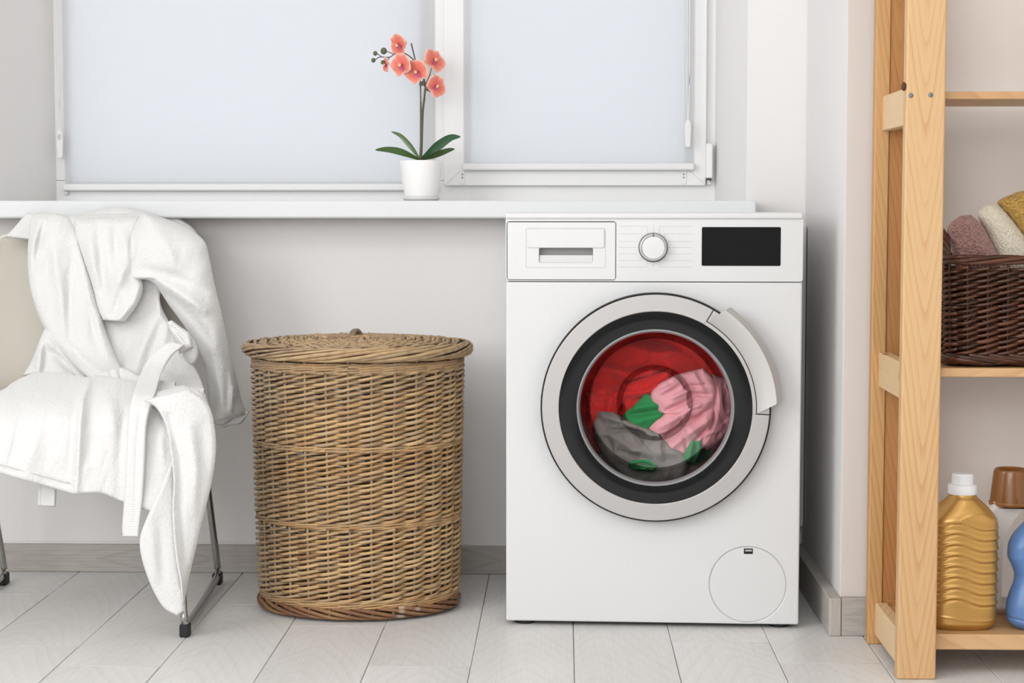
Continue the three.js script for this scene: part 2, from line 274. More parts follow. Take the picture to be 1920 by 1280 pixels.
// ------------------------------------------------------------------ window_1 with its sill
{
  const w = struct('window_1'), z = WIN, F = (u) => ax(u, z, 300), Y = (v) => ay(v, z, 800), top = 2.32, low = SILL - 0.01;
  const xl = F(98), xr = F(1350);
  part('frame', [span(xl, F(138), Y(338), top - 0.07, z - 0.09, z, 0.002), span(F(1302), xr, Y(338), top - 0.07, z - 0.09, z, 0.002), span(xl, xr, low, Y(338) - 0.0004, z - 0.09, z, 0.002), span(xl, xr, top - 0.0696, top, z - 0.09, z, 0.002)], M.pvc, w);
  part('mullion', span(F(785), F(850), Y(338), top - 0.07, z - 0.088, z - 0.0005, 0.002), M.pvc, w);
  part('pane', span(F(130), F(792), Y(342), top - 0.06, z - 0.05, z - 0.044), M.glass, w);
  // the opening sash stands proud of the frame
  const zs = z + 0.018, S = (u) => ax(u, zs, 300), T = (v) => ay(v, zs, 800);
  const sh = rrect(S(833), T(348), S(1324), top - 0.02, 0.005); sh.holes.push(rrect(S(886), T(307), S(1282), top - 0.09, 0.005, THREE.Path));
  const sash = part('sash', metreUV(extrude(sh, 0.05, 0.002)).translate(0, 0, zs - 0.05), M.pvc, w);
  part('pane', span(S(880), S(1288), T(311), top - 0.08, zs - 0.035, zs - 0.03), M.glass, sash);
  for (const [u, s] of [[833, 1], [1324, -1]]) {     // welded corners
    const a = V(S(u), T(348), zs), b = V(S(u + 34 * s), T(317), zs); part('corner_seam', rod((t) => a.clone().lerp(b, 0.04 + t * 0.9), 2, 0.0005, 5), M.line, sash);
  }
  for (const u of [867, 1282]) { part('screw_plate', rbox(0.013, 0.036, 0.002, 0.0009, S(u), T(331), zs + 0.001), M.pvc, sash); for (const v of [327, 333]) part('screw_hole', new THREE.CylinderGeometry(0.0024, 0.0024, 0.002, 14).rotateX(Math.PI / 2).translate(S(u), T(v), zs + 0.0015), M.pvcGrey, sash); }
  part('hinge', [rbox(0.0165, 0.085, 0.022, 0.004, S(1329.5), T(302), zs + 0.004), new THREE.CylinderGeometry(0.006, 0.006, 0.012, 16).translate(S(1329.5), T(341), zs + 0.004)], M.pvc, sash);
  part('hinge_pin', [box(0.002, 0.012, 0.004, S(1323.5), T(341), zs + 0.012), box(0.012, 0.003, 0.004, S(1329), T(336.5), zs + 0.013), box(0.002, 0.006, 0.004, S(1331), T(339), zs + 0.014)], M.dark, sash);
  part('sill', rbox(ax(1419, 0.12, 390) + 2.40, 0.0405, 0.39, 0.006, (ax(1419, 0.12, 390) - 2.40) / 2, SILL - 0.02025, 0.12 - 0.195, 4), M.sill, w);

  function blind(label, u0, u1, vb, zz, chainTop, chainBot, weight) {
    const b = thing('roller_blind', label, 'blind', [ax((u0 + u1) / 2, zz, 300), ay(vb, zz, 800), zz]);
    const hw = (ax(u1, zz, 300) - ax(u0, zz, 300)) / 2, H = 2.25 - b.position.y;
    part('fabric', metreUV(new THREE.PlaneGeometry(hw * 2, H)).translate(0, H / 2, 0.004), M.blind, b);
    part('cassette', rbox(hw * 2 + 0.03, 0.06, 0.04, 0.01, 0, H + 0.02, 0), M.blindRail, b);
    part('bottom_rail', rbox(hw * 2 + 0.006, 0.0175, 0.016, 0.005, 0, 0, 0.012), M.blindRail, b);
    const o = b.position, p0 = at(...chainTop, zz + 0.03).sub(o), p1 = at(...chainBot, zz + 0.03).sub(o), up = p0.clone().sub(p1).normalize(), hi = p1.clone().addScaledVector(up, H + 0.02 - p1.y);
    const ch = part('chain', [rod((t) => p1.clone().lerp(hi, t).add(V(-0.0028 * (1 - Math.pow(1 - Math.min(1, t * 14), 2)), 0, 0)), 40, 0.0013, 6), rod((t) => p1.clone().lerp(hi, t).add(V(0.0028 * (1 - Math.pow(1 - Math.min(1, t * 14), 2)), 0, 0)), 40, 0.0013, 6)], M.blindRail, b);
    const wg = new THREE.Shape(), s = weight; wg.moveTo(0, 0.012 * s); wg.bezierCurveTo(0.009 * s, 0.01 * s, 0.0085 * s, -0.01 * s, 0.008 * s, -0.02 * s); wg.lineTo(0.0065 * s, -0.052 * s); wg.absarc(0, -0.052 * s, 0.0065 * s, 0, Math.PI, true); wg.lineTo(-0.008 * s, -0.02 * s); wg.bezierCurveTo(-0.0085 * s, -0.01 * s, -0.009 * s, 0.01 * s, 0, 0.012 * s);
    const hole = new THREE.Path(); hole.absellipse(0, -0.007 * s, 0.004 * s, 0.006 * s, 0, Math.PI * 2); wg.holes.push(hole);
    part('weight', extrude(wg, 0.008, 0.002, 2, 16).translate(p1.x, p1.y, p1.z - 0.004), M.blindRail, ch);
  }
  blind('wide translucent roller blind over the fixed window, behind the orchid', 121, 812, 351, WIN + 0.004, [103, 0], [112, 252], 1.0);
  blind('narrower translucent roller blind on the hinged window sash', 869, 1299, 313, WIN + 0.0185, [1291, 0], [1290, 233], 0.95);
  const bead = thing('blind_stop', 'small white round stop at the lower left corner of the window', 'fitting', at(124, 362, z + 0.006).toArray());
  part('button', new THREE.SphereGeometry(0.0065, 20, 14).scale(1, 0.75, 0.7), M.sill, bead); part('base', new THREE.CylinderGeometry(0.005, 0.006, 0.006, 16).rotateX(Math.PI / 2).translate(0, 0, -0.004), M.sill, bead);
}
// ------------------------------------------------------------------ washing machine
const WZ = 0.5505, WTURN = -2.0 * Math.PI / 180;
{
  const g = thing('washing_machine', 'white front-loading washing machine with a round dark-rimmed door and black display', 'washing machine', [0.1815, 0, WZ], undefined, WTURN);
  const mx = (u) => (u - 1224.5) * 0.00108, my = (v) => 0.848 - (v - 398) * 0.001094;
  const L = -0.2992, R = 0.2992, low = 0.009;
  const plan = new THREE.Shape([[L, 0.012], [L + 0.004, 0.012], [L + 0.004, 0.5], [R - 0.004, 0.5], [R - 0.004, 0.012], [R, 0.012], [R, 0.498], [R - 0.007, 0.505], [L + 0.007, 0.505], [L, 0.498]].map(([x, y]) => new THREE.Vector2(x, y)));   // sides and back, open in front
  part('cabinet', extrude(plan, 0.83, 0, 1).rotateX(-Math.PI / 2).translate(0, 0.012, 0), M.enamel, g);
  part('worktop', rbox(R - L + 0.002, 0.0135, 0.512, 0.005, 0, 0.8413, -0.2505, 4), M.enamel, g);
  // lower front panel with the door opening and the round filter opening
  const dc = [mx(1229), my(757)], fc = [mx(1405.5), my(1090)], fr = 0.0775;
  const fp = rrect(L, low, R, my(526.4), 0.005); fp.holes.push(new THREE.Path().absarc(dc[0], dc[1], 0.205, 0, Math.PI * 2), new THREE.Path().absarc(fc[0], fc[1], fr, 0, Math.PI * 2));
  part('front_panel', extrude(fp, 0.022, 0.0035, 4, 96).translate(0, 0, -0.022), M.enamel, g);
  part('seam_backing', [span(L + 0.004, R - 0.004, my(540), my(515), -0.02, -0.008)], M.dark, g);
  const fcov = new THREE.Shape().absarc(fc[0], fc[1], fr - 0.0008, 0, Math.PI * 2); fcov.holes.push(rrect(mx(1398), my(1032), mx(1414), my(1022.5), 0.0006, THREE.Path));
  const cov = part('filter_cover', extrude(fcov, 0.0028, 0.0005, 2, 72).translate(0, 0, -0.0030), M.enamel, g);
  part('backing', new THREE.CylinderGeometry(fr + 0.004, fr + 0.004, 0.004, 48).rotateX(Math.PI / 2).translate(fc[0], fc[1], -0.0052), M.enamelGrey, cov);
  { const gr = new THREE.Shape().absarc(fc[0], fc[1], fr + 0.0002, 0, Math.PI * 2); gr.holes.push(new THREE.Path().absarc(fc[0], fc[1], fr - 0.0014, 0, Math.PI * 2)); part('groove', extrude(gr, 0.002, 0, 1, 96).translate(0, 0, -0.0027), M.line, cov); }
  const fs = rrect(mx(1397.5), my(1032.4), mx(1414.5), my(1022), 0.0008); fs.holes.push(rrect(mx(1399.3), my(1031), mx(1412.7), my(1024), 0.0005, THREE.Path));
  part('slot_frame', extrude(fs, 0.003, 0.0003, 1, 4).translate(0, 0, -0.0028), M.dark, cov);
  part('slot_lip', rbox(mx(1412.7) - mx(1399.3), 0.0035, 0.002, 0.0008, (mx(1412.7) + mx(1399.3)) / 2, my(1029.6), -0.0022), M.dark, cov);
  // control panel
  const cp = rrect(L - 0.0006, my(525.1), R + 0.0006, 0.8442, 0.006); cp.holes.push(rrect(mx(949), my(523.2), mx(1154.5), my(414.3), 0.006, THREE.Path));
  part('control_panel', extrude(cp, 0.02, 0.0008, 2, 12).translate(0, 0, -0.0195), M.enamel, g);
  // detergent drawer
  const dr = rrect(mx(950.1), my(522.2), mx(1153.4), my(415.6), 0.0036); dr.holes.push(rrect(mx(1010), my(490.5), mx(1111), my(463.5), 0.003, THREE.Path));
  const drawer = part('detergent_drawer', extrude(dr, 0.016, 0.0015, 2, 12).translate(0, 0, -0.0160), M.enamel, g);
  part('gap_backing', span(mx(946), mx(1157), my(524), my(413), -0.026, -0.0175), M.dark, drawer);
  const lip = rrect(mx(987), my(463.5), mx(1133), my(428), 0.004); part('grip', extrude(lip, 0.006, 0.0022, 3, 8).translate(0, 0, -0.0035), M.enamel, drawer);
  part('recess', [span(mx(1008), mx(1113), my(492), my(462), -0.0172, -0.0165)], std(srgb(140, 139, 138), 0.5), drawer);
  const wedge = new THREE.Shape([new THREE.Vector2(0, 0), new THREE.Vector2(0.014, 0), new THREE.Vector2(0.011, 0.0145), new THREE.Vector2(0, 0.0155)]);
  part('recess_floor', metreUV(extrude(wedge, mx(1110.5) - mx(1010.5)).rotateY(-Math.PI / 2).translate(mx(1110.5), my(490.3), -0.0163)), M.enamelGrey, drawer);
  const gl = rrect(mx(985), my(500), mx(1134.5), my(426.5), 0.003); gl.holes.push(rrect(mx(985.8), my(499.2), mx(1133.7), my(427.3), 0.003, THREE.Path));
  part('grip_outline', extrude(gl, 0.0006, 0, 1, 6).translate(0, 0, -0.0001), M.line, drawer);
  // programme dial with the printed lines that lead to it
  const K = [mx(1223.7), my(462)], ln = [], seg = (a, b) => { const dx = mx(b[0]) - mx(a[0]), dy = my(b[1]) - my(a[1]); ln.push(box(Math.hypot(dx, dy) + 0.0007, 0.0007, 0.0004).rotateZ(Math.atan2(dy, dx)).translate((mx(a[0]) + mx(b[0])) / 2, (my(a[1]) + my(b[1])) / 2, 0.0006)); };
  for (const s of [-1, 1]) {
    const X = (d) => 1223.7 + s * d, e = s < 0 ? 65 : 72;
    for (const [v, d, w] of [[423, 11.5, 437], [437, 21, 448], [451, 27, 0], [462, 29, 0], [474, 28, 0], [486, 22, 477], [498, 11.5, 486]]) { seg([X(e), v], [X(d), v]); if (w) seg([X(d), v], [X(d), w]); }
  }
  seg([1223.7, 421], [1223.7, 433]); seg([1223.7, 490], [1223.7, 498]);
  part('programme_lines', ln, std(srgb(188, 186, 184), 0.6), g);
  const knob = part('programme_dial', lathe([[0, 0.017], [0.0215, 0.017], [0.0225, 0.0165], [0.0232, 0.0155]], 64).rotateX(Math.PI / 2).translate(K[0], K[1], 0), M.enamel, g);
  part('ring', lathe([[0.0232, 0.012], [0.0235, 0.0175], [0.0255, 0.0178], [0.0278, 0.014], [0.0284, 0.004], [0.0284, 0]], 64).rotateX(Math.PI / 2).translate(K[0], K[1], 0), std(srgb(205, 204, 203), 0.28, { metalness: 0.7 }), knob);
  part('foot_ring', lathe([[0.028, 0.0035], [0.0296, 0.003], [0.0296, 0]], 64).rotateX(Math.PI / 2).translate(K[0], K[1] - 0.0003, 0), M.dark, knob);
  part('pointer', rbox(0.0016, 0.0075, 0.002, 0.0006, K[0], my(439), 0.0172), M.dark, knob);
  part('display', extrude(rrect(mx(1314), my(496), mx(1460.5), my(424.5), 0.003), 0.0022, 0.0006, 2, 10).translate(0, 0, -0.0008), M.blackGlass, g);
  // the door, a thing that swings: ring, black annulus, glass bowl and handle
  const d = part('door', lathe([[0.2005, 0.006], [0.2052, 0.026], [0.2285, 0.0335], [0.2303, 0.0325], [0.2320, 0.030], [0.2320, 0.0], [0.205, -0.004]].slice(3), 128).rotateX(Math.PI / 2).translate(dc[0], dc[1], 0), M.dark, g);
  const arc = (r0, r1, a0, a1) => { const s = new THREE.Shape(); s.absarc(0, 0, r1, a0, a1, false); s.absarc(0, 0, r0, a1, a0, true); s.closePath(); return s; };
  const A0 = -3.2 * Math.PI / 180, A1 = 60 * Math.PI / 180;
  part('chrome_ring', [extrude(arc(0.1945, 0.2288, A1, Math.PI * 2 + A0), 0.008, 0.0016, 3, 160).translate(dc[0], dc[1], 0.0275), extrude(arc(0.1945, 0.2018, A0, A1), 0.008, 0.0008, 2, 60).translate(dc[0], dc[1], 0.0275)], M.silver, d);
  part('handle_base', extrude(arc(0.2032, 0.2286, A0 + 0.007, A1 - 0.007), 0.008, 0.0008, 2, 60).translate(dc[0], dc[1], 0.0268), M.silver, d);
  part('ring_backing', extrude(arc(0.193, 0.2292, 0, Math.PI * 1.9999), 0.006, 0, 1, 120).translate(dc[0], dc[1], 0.021), M.dark, d);
  part('glass_border', lathe([[0.1945, 0.0305], [0.1935, 0.0318], [0.1585, 0.0316], [0.1575, 0.028]], 128).rotateX(Math.PI / 2).translate(dc[0], dc[1], 0), M.blackGlass, d);
  part('window_lip', lathe([[0.1595, 0.026], [0.1592, 0.0315], [0.1575, 0.0335], [0.155, 0.0325], [0.1525, 0.027], [0.1512, 0.018]], 128).rotateX(Math.PI / 2).translate(dc[0], dc[1], 0), phys(srgb(136, 137, 139), 0.22, { clearcoat: 0.6 }), d);
  const tinted = (c, r = 0.03) => phys(new THREE.Color(c, c * 0.985, c * 0.98), r, { transmission: 1, thickness: 0, ior: 1.45, specularIntensity: 0.3 });
  const clear = tinted(0.97), rimGlass = tinted(0.56), edgeGlass = tinted(0.42);
  const bowl = part('glass_bowl', lathe([[0.1515, 0.022], [0.149, 0.012], [0.1462, -0.02], [0.1425, -0.045]], 96).rotateX(Math.PI / 2).translate(dc[0], dc[1], 0), rimGlass, d);
  part('bowl_face', lathe([[0.1425, -0.045], [0.1405, -0.052], [0.1335, -0.056]], 96).rotateX(Math.PI / 2).translate(dc[0], dc[1], 0), edgeGlass, bowl);
  part('bowl_floor', lathe([[0.1335, -0.056], [0.079, -0.066]], 96).rotateX(Math.PI / 2).translate(dc[0], dc[1], 0), clear, bowl);
  part('bowl_step', lathe([[0.079, -0.066], [0.075, -0.069], [0.070, -0.0735], [0.066, -0.078]], 96).rotateX(Math.PI / 2).translate(dc[0], dc[1], 0), rimGlass, bowl);
  part('bowl_centre', lathe([[0.066, -0.078], [0.04, -0.081], [0, -0.082]], 96).rotateX(Math.PI / 2).translate(dc[0], dc[1], 0), clear, bowl);
  // handle: a raised chamfered sector
  {
    const P = [], idx = [], n = 48, prof = [[0.2032, 0.030, A0 + 0.007, A1 - 0.007], [0.2032, 0.0365, A0 + 0.009, A1 - 0.009], [0.2045, 0.038, A0 + 0.012, A1 - 0.012], [0.2395, 0.052, 2.6 * Math.PI / 180, 55.5 * Math.PI / 180], [0.2415, 0.0522, 3.0 * Math.PI / 180, 55.1 * Math.PI / 180], [0.2515, 0.044, 3.8 * Math.PI / 180, 54.2 * Math.PI / 180], [0.2522, 0.042, 4.0 * Math.PI / 180, 54 * Math.PI / 180], [0.246, 0.030, 4.2 * Math.PI / 180, 53.8 * Math.PI / 180], [0.236, 0.026, 2 * Math.PI / 180, 56 * Math.PI / 180]];
    const m = prof.length;
    for (let i = 0; i <= n; i++) for (const [r, z, a, b] of prof) { const q = lerp(a, b, i / n); P.push(dc[0] + Math.cos(q) * r, dc[1] + Math.sin(q) * r, z); }
    for (let i = 0; i < n; i++) for (let j = 0; j < m; j++) { const a = i * m + j, b = i * m + (j + 1) % m; idx.push(a, a + m, b, b, a + m, b + m); }
    for (let j = 1; j < m - 1; j++) { idx.push(0, j, j + 1); const e = n * m; idx.push(e, e + j + 1, e + j); }
    const hg0 = new THREE.BufferGeometry(); hg0.setAttribute('position', new THREE.Float32BufferAttribute(P, 3)); hg0.setIndex(idx);
    const hg = hg0.toNonIndexed(); hg.computeVertexNormals();
    // smooth along the sweep, keep the chamfers crisp
    const pa = hg.attributes.position, na = hg.attributes.normal, acc = new Map(), key = (i) => [pa.getX(i), pa.getY(i), pa.getZ(i)].map((x) => Math.round(x * 1e5)).join();
    for (let i = 0; i < pa.count; i++) { const k = key(i); (acc.get(k) ?? acc.set(k, []).get(k)).push(V(na.getX(i), na.getY(i), na.getZ(i))); }
    for (let i = 0; i < pa.count; i++) { const s = V(0, 0, 0), me = V(na.getX(i), na.getY(i), na.getZ(i)); for (const v of acc.get(key(i))) if (v.dot(me) > 0.85) s.add(v); s.normalize(); na.setXYZ(i, s.x, s.y, s.z); }
    hg.setAttribute('uv', new THREE.Float32BufferAttribute(new Float32Array(pa.count * 2), 2));
    part('door_handle', hg, std(srgb(196, 194, 191), 0.36, { metalness: 0.45 }), d);
  }
  // grey rubber gasket, steel drum, feet
  part('door_gasket', lathe([[0.204, -0.004], [0.186, -0.012], [0.172, -0.03], [0.170, -0.05], [0.185, -0.07], [0.205, -0.085]], 96).rotateX(Math.PI / 2).translate(dc[0], dc[1], 0), std(srgb(96, 96, 98), 0.6), g);
  part('drum', lathe([[0.205, -0.085], [0.235, -0.095], [0.238, -0.36], [0, -0.37]], 80).rotateX(Math.PI / 2).translate(dc[0], dc[1], 0), std(srgb(170, 170, 172), 0.35, { metalness: 0.9 }), g);
  for (const [x, z] of [[-0.262, -0.035], [0.262, -0.035], [-0.262, -0.46], [0.262, -0.46]]) part('foot', lathe([[0, 0], [0.021, 0], [0.022, 0.003], [0.02, 0.0095], [0.01, 0.012], [0.01, 0.02]], 24).translate(x, 0, z), M.rubber, g);
}
// laundry seen through the door
{
  const ridge = (f, a, s) => (u0, v0) => { const u = u0 + 9 * noise3(u0 * 0.03, v0 * 0.03, s + 1), v = v0 + 9 * noise3(u0 * 0.03 + 5, v0 * 0.03, s + 2); return a * (1 - Math.abs(noise3(u * f, v * f, s))) + a * 0.5 * (1 - Math.abs(noise3((u + v) * f * 1.6 + 9, (v - u) * f * 1.6, s + 3))) - a; };
  const fab = (r, g, b) => phys(srgb(r, g, b), 0.9, { sheen: 0.25, sheenColor: new THREE.Color(1, 1, 1), bumpMap: terry, bumpScale: 0.0003 });
  const garment = (name, label, pieces, mat, main) => {
    const o = at(main[0], main[1], main[2]), t = thing(name, label, 'laundry', o.toArray(), 'clothes in the washing machine drum');
    for (const [n, p] of pieces) part(n, cloth({ origin: o, nu: 70, nv: 70, edge: 12, fat: 0.008, ...p }), mat, t);
  };
  garment('red_garment', 'red cloth garment filling the upper left of the washing machine drum', [
    ['fold', { L: [[1190, 596], [1115, 640], [1082, 700], [1078, 770], [1092, 830], [1110, 850]], R: [[1290, 598], [1350, 650], [1372, 720], [1340, 780], [1230, 800], [1140, 850]], z: (u, v) => 0.432 + 0.012 * Math.sin(u * 0.03 + v * 0.04), fat: 0.01, crumple: ridge(0.02, 0.016, 11),
      folds: [[0.0300, 9, [1130, 690, 1180, 700, 1240, 690]], [-0.0300, 7, [1120, 715, 1190, 722, 1250, 700]], [0.0330, 10, [1150, 740, 1210, 735, 1262, 712]], [-0.0270, 6, [1160, 765, 1215, 755, 1260, 735]], [0.0225, 8, [1180, 650, 1240, 665, 1300, 650]], [-0.0240, 7, [1190, 630, 1250, 640, 1310, 670]]] }],
    ['fold', { L: [[1098, 735], [1088, 770], [1095, 800], [1108, 822]], R: [[1165, 742], [1160, 775], [1140, 800], [1126, 826]], z: (u, v) => 0.446, fat: 0.012, crumple: ridge(0.03, 0.01, 5), folds: [[0.0180, 8, [1110, 745, 1105, 800]], [-0.0150, 6, [1130, 750, 1122, 800]]] }],
    ['fold', { L: [[1165, 722], [1168, 745], [1175, 775]], R: [[1262, 690], [1246, 735], [1200, 778]], z: (u, v) => 0.447, fat: 0.01, crumple: ridge(0.028, 0.01, 25), folds: [[0.0150, 8, [1190, 735, 1250, 705]], [-0.0150, 6, [1190, 752, 1235, 735]]] }],
  ], fab(214, 30, 26), [1190, 700, 0.44]);
  garment('green_garment', 'bright green cloth between the red, pink and grey laundry in the drum', [
    ['fold', { L: [[1210, 738], [1188, 760], [1168, 782], [1196, 806]], R: [[1234, 742], [1246, 768], [1240, 785], [1212, 808]], z: (u, v) => 0.459, fat: 0.008, folds: [[0.008, 6, [1190, 765, 1240, 758]], [-0.01, 5, [1180, 777, 1240, 770]], [0.01, 7, [1190, 792, 1235, 780]]] }],
    ['fold', { L: [[1186, 862], [1178, 872], [1190, 882]], R: [[1214, 860], [1232, 872], [1224, 884]], z: (u, v) => 0.482, fat: 0.008, edge: 7, folds: [[0.01, 3, [1182, 868, 1205, 864, 1226, 872]], [-0.012, 3, [1190, 874, 1210, 872, 1220, 878]], [0.01, 3, [1186, 880, 1206, 878, 1222, 882]]] }],
    ['fold', { L: [[1296, 826], [1284, 848], [1282, 866]], R: [[1314, 826], [1314, 846], [1304, 866]], z: (u, v) => 0.474, fat: 0.01, folds: [[0.01, 5, [1298, 830, 1292, 862]], [-0.008, 4, [1306, 832, 1302, 862]]] }],
  ], fab(38, 138, 74), [1210, 780, 0.45]);
  garment('pink_garment', 'crumpled pink cloth garment on the right side of the washing machine drum', [
    ['fold', { L: [[1268, 702], [1232, 722], [1220, 742], [1232, 768], [1246, 776]], R: [[1318, 690], [1338, 712], [1342, 740], [1330, 765], [1300, 785]], z: (u, v) => 0.462, fat: 0.016, edge: 16, crumple: ridge(0.03, 0.009, 44), folds: [[-0.016, 5, [1248, 770, 1280, 756, 1300, 745]], [-0.012, 4, [1292, 738, 1330, 740]], [0.012, 5, [1240, 735, 1270, 718]], [-0.01, 4, [1275, 705, 1295, 735]], [0.012, 6, [1300, 700, 1320, 735]], [-0.012, 4, [1285, 725, 1320, 722]], [0.012, 5, [1262, 745, 1295, 730]]] }],
    ['fold', { L: [[1290, 752], [1245, 776], [1216, 800], [1230, 818], [1246, 838], [1280, 852]], R: [[1342, 735], [1338, 775], [1334, 800], [1322, 820], [1302, 838], [1284, 854]], z: (u, v) => 0.459, fat: 0.014, edge: 16, crumple: ridge(0.018, 0.009, 61), folds: [[0.014, 7, [1240, 800, 1290, 770, 1330, 750]], [-0.012, 5, [1250, 815, 1300, 785, 1335, 765]], [0.012, 7, [1262, 835, 1310, 800, 1335, 785]], [-0.012, 4, [1300, 830, 1325, 805]], [-0.008, 4, [1275, 775, 1290, 850]]] }],
    ['fold', { L: [[1336, 700], [1338, 740], [1334, 790], [1312, 820], [1316, 838]], R: [[1366, 712], [1376, 750], [1372, 800], [1350, 826], [1326, 846]], z: (u, v) => 0.452, fat: 0.014, edge: 12, crumple: ridge(0.03, 0.01, 71), folds: [[0.01, 5, [1350, 715, 1356, 780]], [-0.01, 5, [1344, 760, 1364, 800]], [0.01, 5, [1322, 815, 1350, 805]]] }],
  ], fab(226, 158, 166), [1290, 770, 0.46]);
  garment('grey_garment', 'crumpled grey cloth garment at the lower left of the washing machine drum', [
    ['fold', { L: [[1122, 770], [1112, 796], [1118, 826], [1136, 860], [1168, 890], [1184, 908]], R: [[1150, 772], [1196, 796], [1234, 812], [1262, 836], [1290, 862], [1276, 904]], z: (u, v) => 0.460 + (v - 800) * 0.00005, fat: 0.014, edge: 14, crumple: ridge(0.024, 0.009, 91), folds: [[-0.016, 4, [1142, 806, 1180, 806, 1206, 812]], [0.012, 6, [1130, 780, 1190, 798]], [0.014, 8, [1146, 815, 1185, 842, 1230, 850, 1280, 850]], [-0.012, 5, [1140, 822, 1150, 848]], [-0.01, 4, [1200, 816, 1225, 850]], [-0.012, 4, [1160, 845, 1220, 862]], [0.01, 5, [1235, 815, 1240, 860]]] }],
  ], fab(134, 128, 123), [1190, 830, 0.46]);
}
// ------------------------------------------------------------------ wicker
function looped(fn, N = 1440) {         // outline by arc length: place(s) gives [x, z, outward x, outward z]
  const P = [], S = [0]; for (let i = 0; i <= N; i++) P.push(fn(i / N)); for (let i = 1; i <= N; i++) S.push(S[i - 1] + Math.hypot(P[i][0] - P[i - 1][0], P[i][1] - P[i - 1][1]));
  const total = S[N];
  const f = (s) => { const q = (s - Math.floor(s)) * total; let a = 0, b = N; while (b - a > 1) { const m = (a + b) >> 1; if (S[m] <= q) a = m; else b = m; } const w = (q - S[a]) / (S[b] - S[a] || 1), x = lerp(P[a][0], P[b][0], w), z = lerp(P[a][1], P[b][1], w), dx = P[b][0] - P[a][0], dz = P[b][1] - P[a][1], l = Math.hypot(dx, dz); return [x, z, -dz / l, dx / l]; };
  f.total = total; return f;
}
const oval = (a, b) => looped((t) => [Math.sin(t * Math.PI * 2) * a, Math.cos(t * Math.PI * 2) * b]);   // runs from the front towards +x
function wovenSection(o) {              // o: path, n stakes, scale(y), y0, rise, turns, amp, radius, tint, seed, parent, mat
  const R = rng(o.seed);
  for (let k = 0; k < o.n; k++) {
    const cnt = o.count, w = R() * 100, thick = o.radius * (0.86 + 0.28 * R()), jig = 0.0012 * (R() - 0.5), tone = o.tint(R);
    const g = rod((t) => {
      const q = k + t * cnt, [x, z, nx, nz] = o.path(q / o.n), y = o.y0 + o.rise * t * cnt + jig - (o.slant ?? 0.0015) * Math.sin(Math.PI * t * cnt) + 0.0011 * noise3(q * 1.3, w, o.seed), sc = o.scale(y);
      const off = -o.amp * Math.cos(Math.PI * t * cnt) + 0.0007 * noise3(q * 2.1, w, 7);
      return V(x * sc + nx * off, y, z * sc + nz * off);
    }, Math.round(cnt * 6), (t) => thick * (1.08 - 0.22 * t) * (0.94 + 0.1 * noise3(t * 40, w, 2)), 6, (p, t) => tone(t, p, w));
    part('weaver', g, o.mat, o.parent);
  }
}
const mixC = (a, b, t) => a.clone().lerp(b, clamp(t, 0, 1));
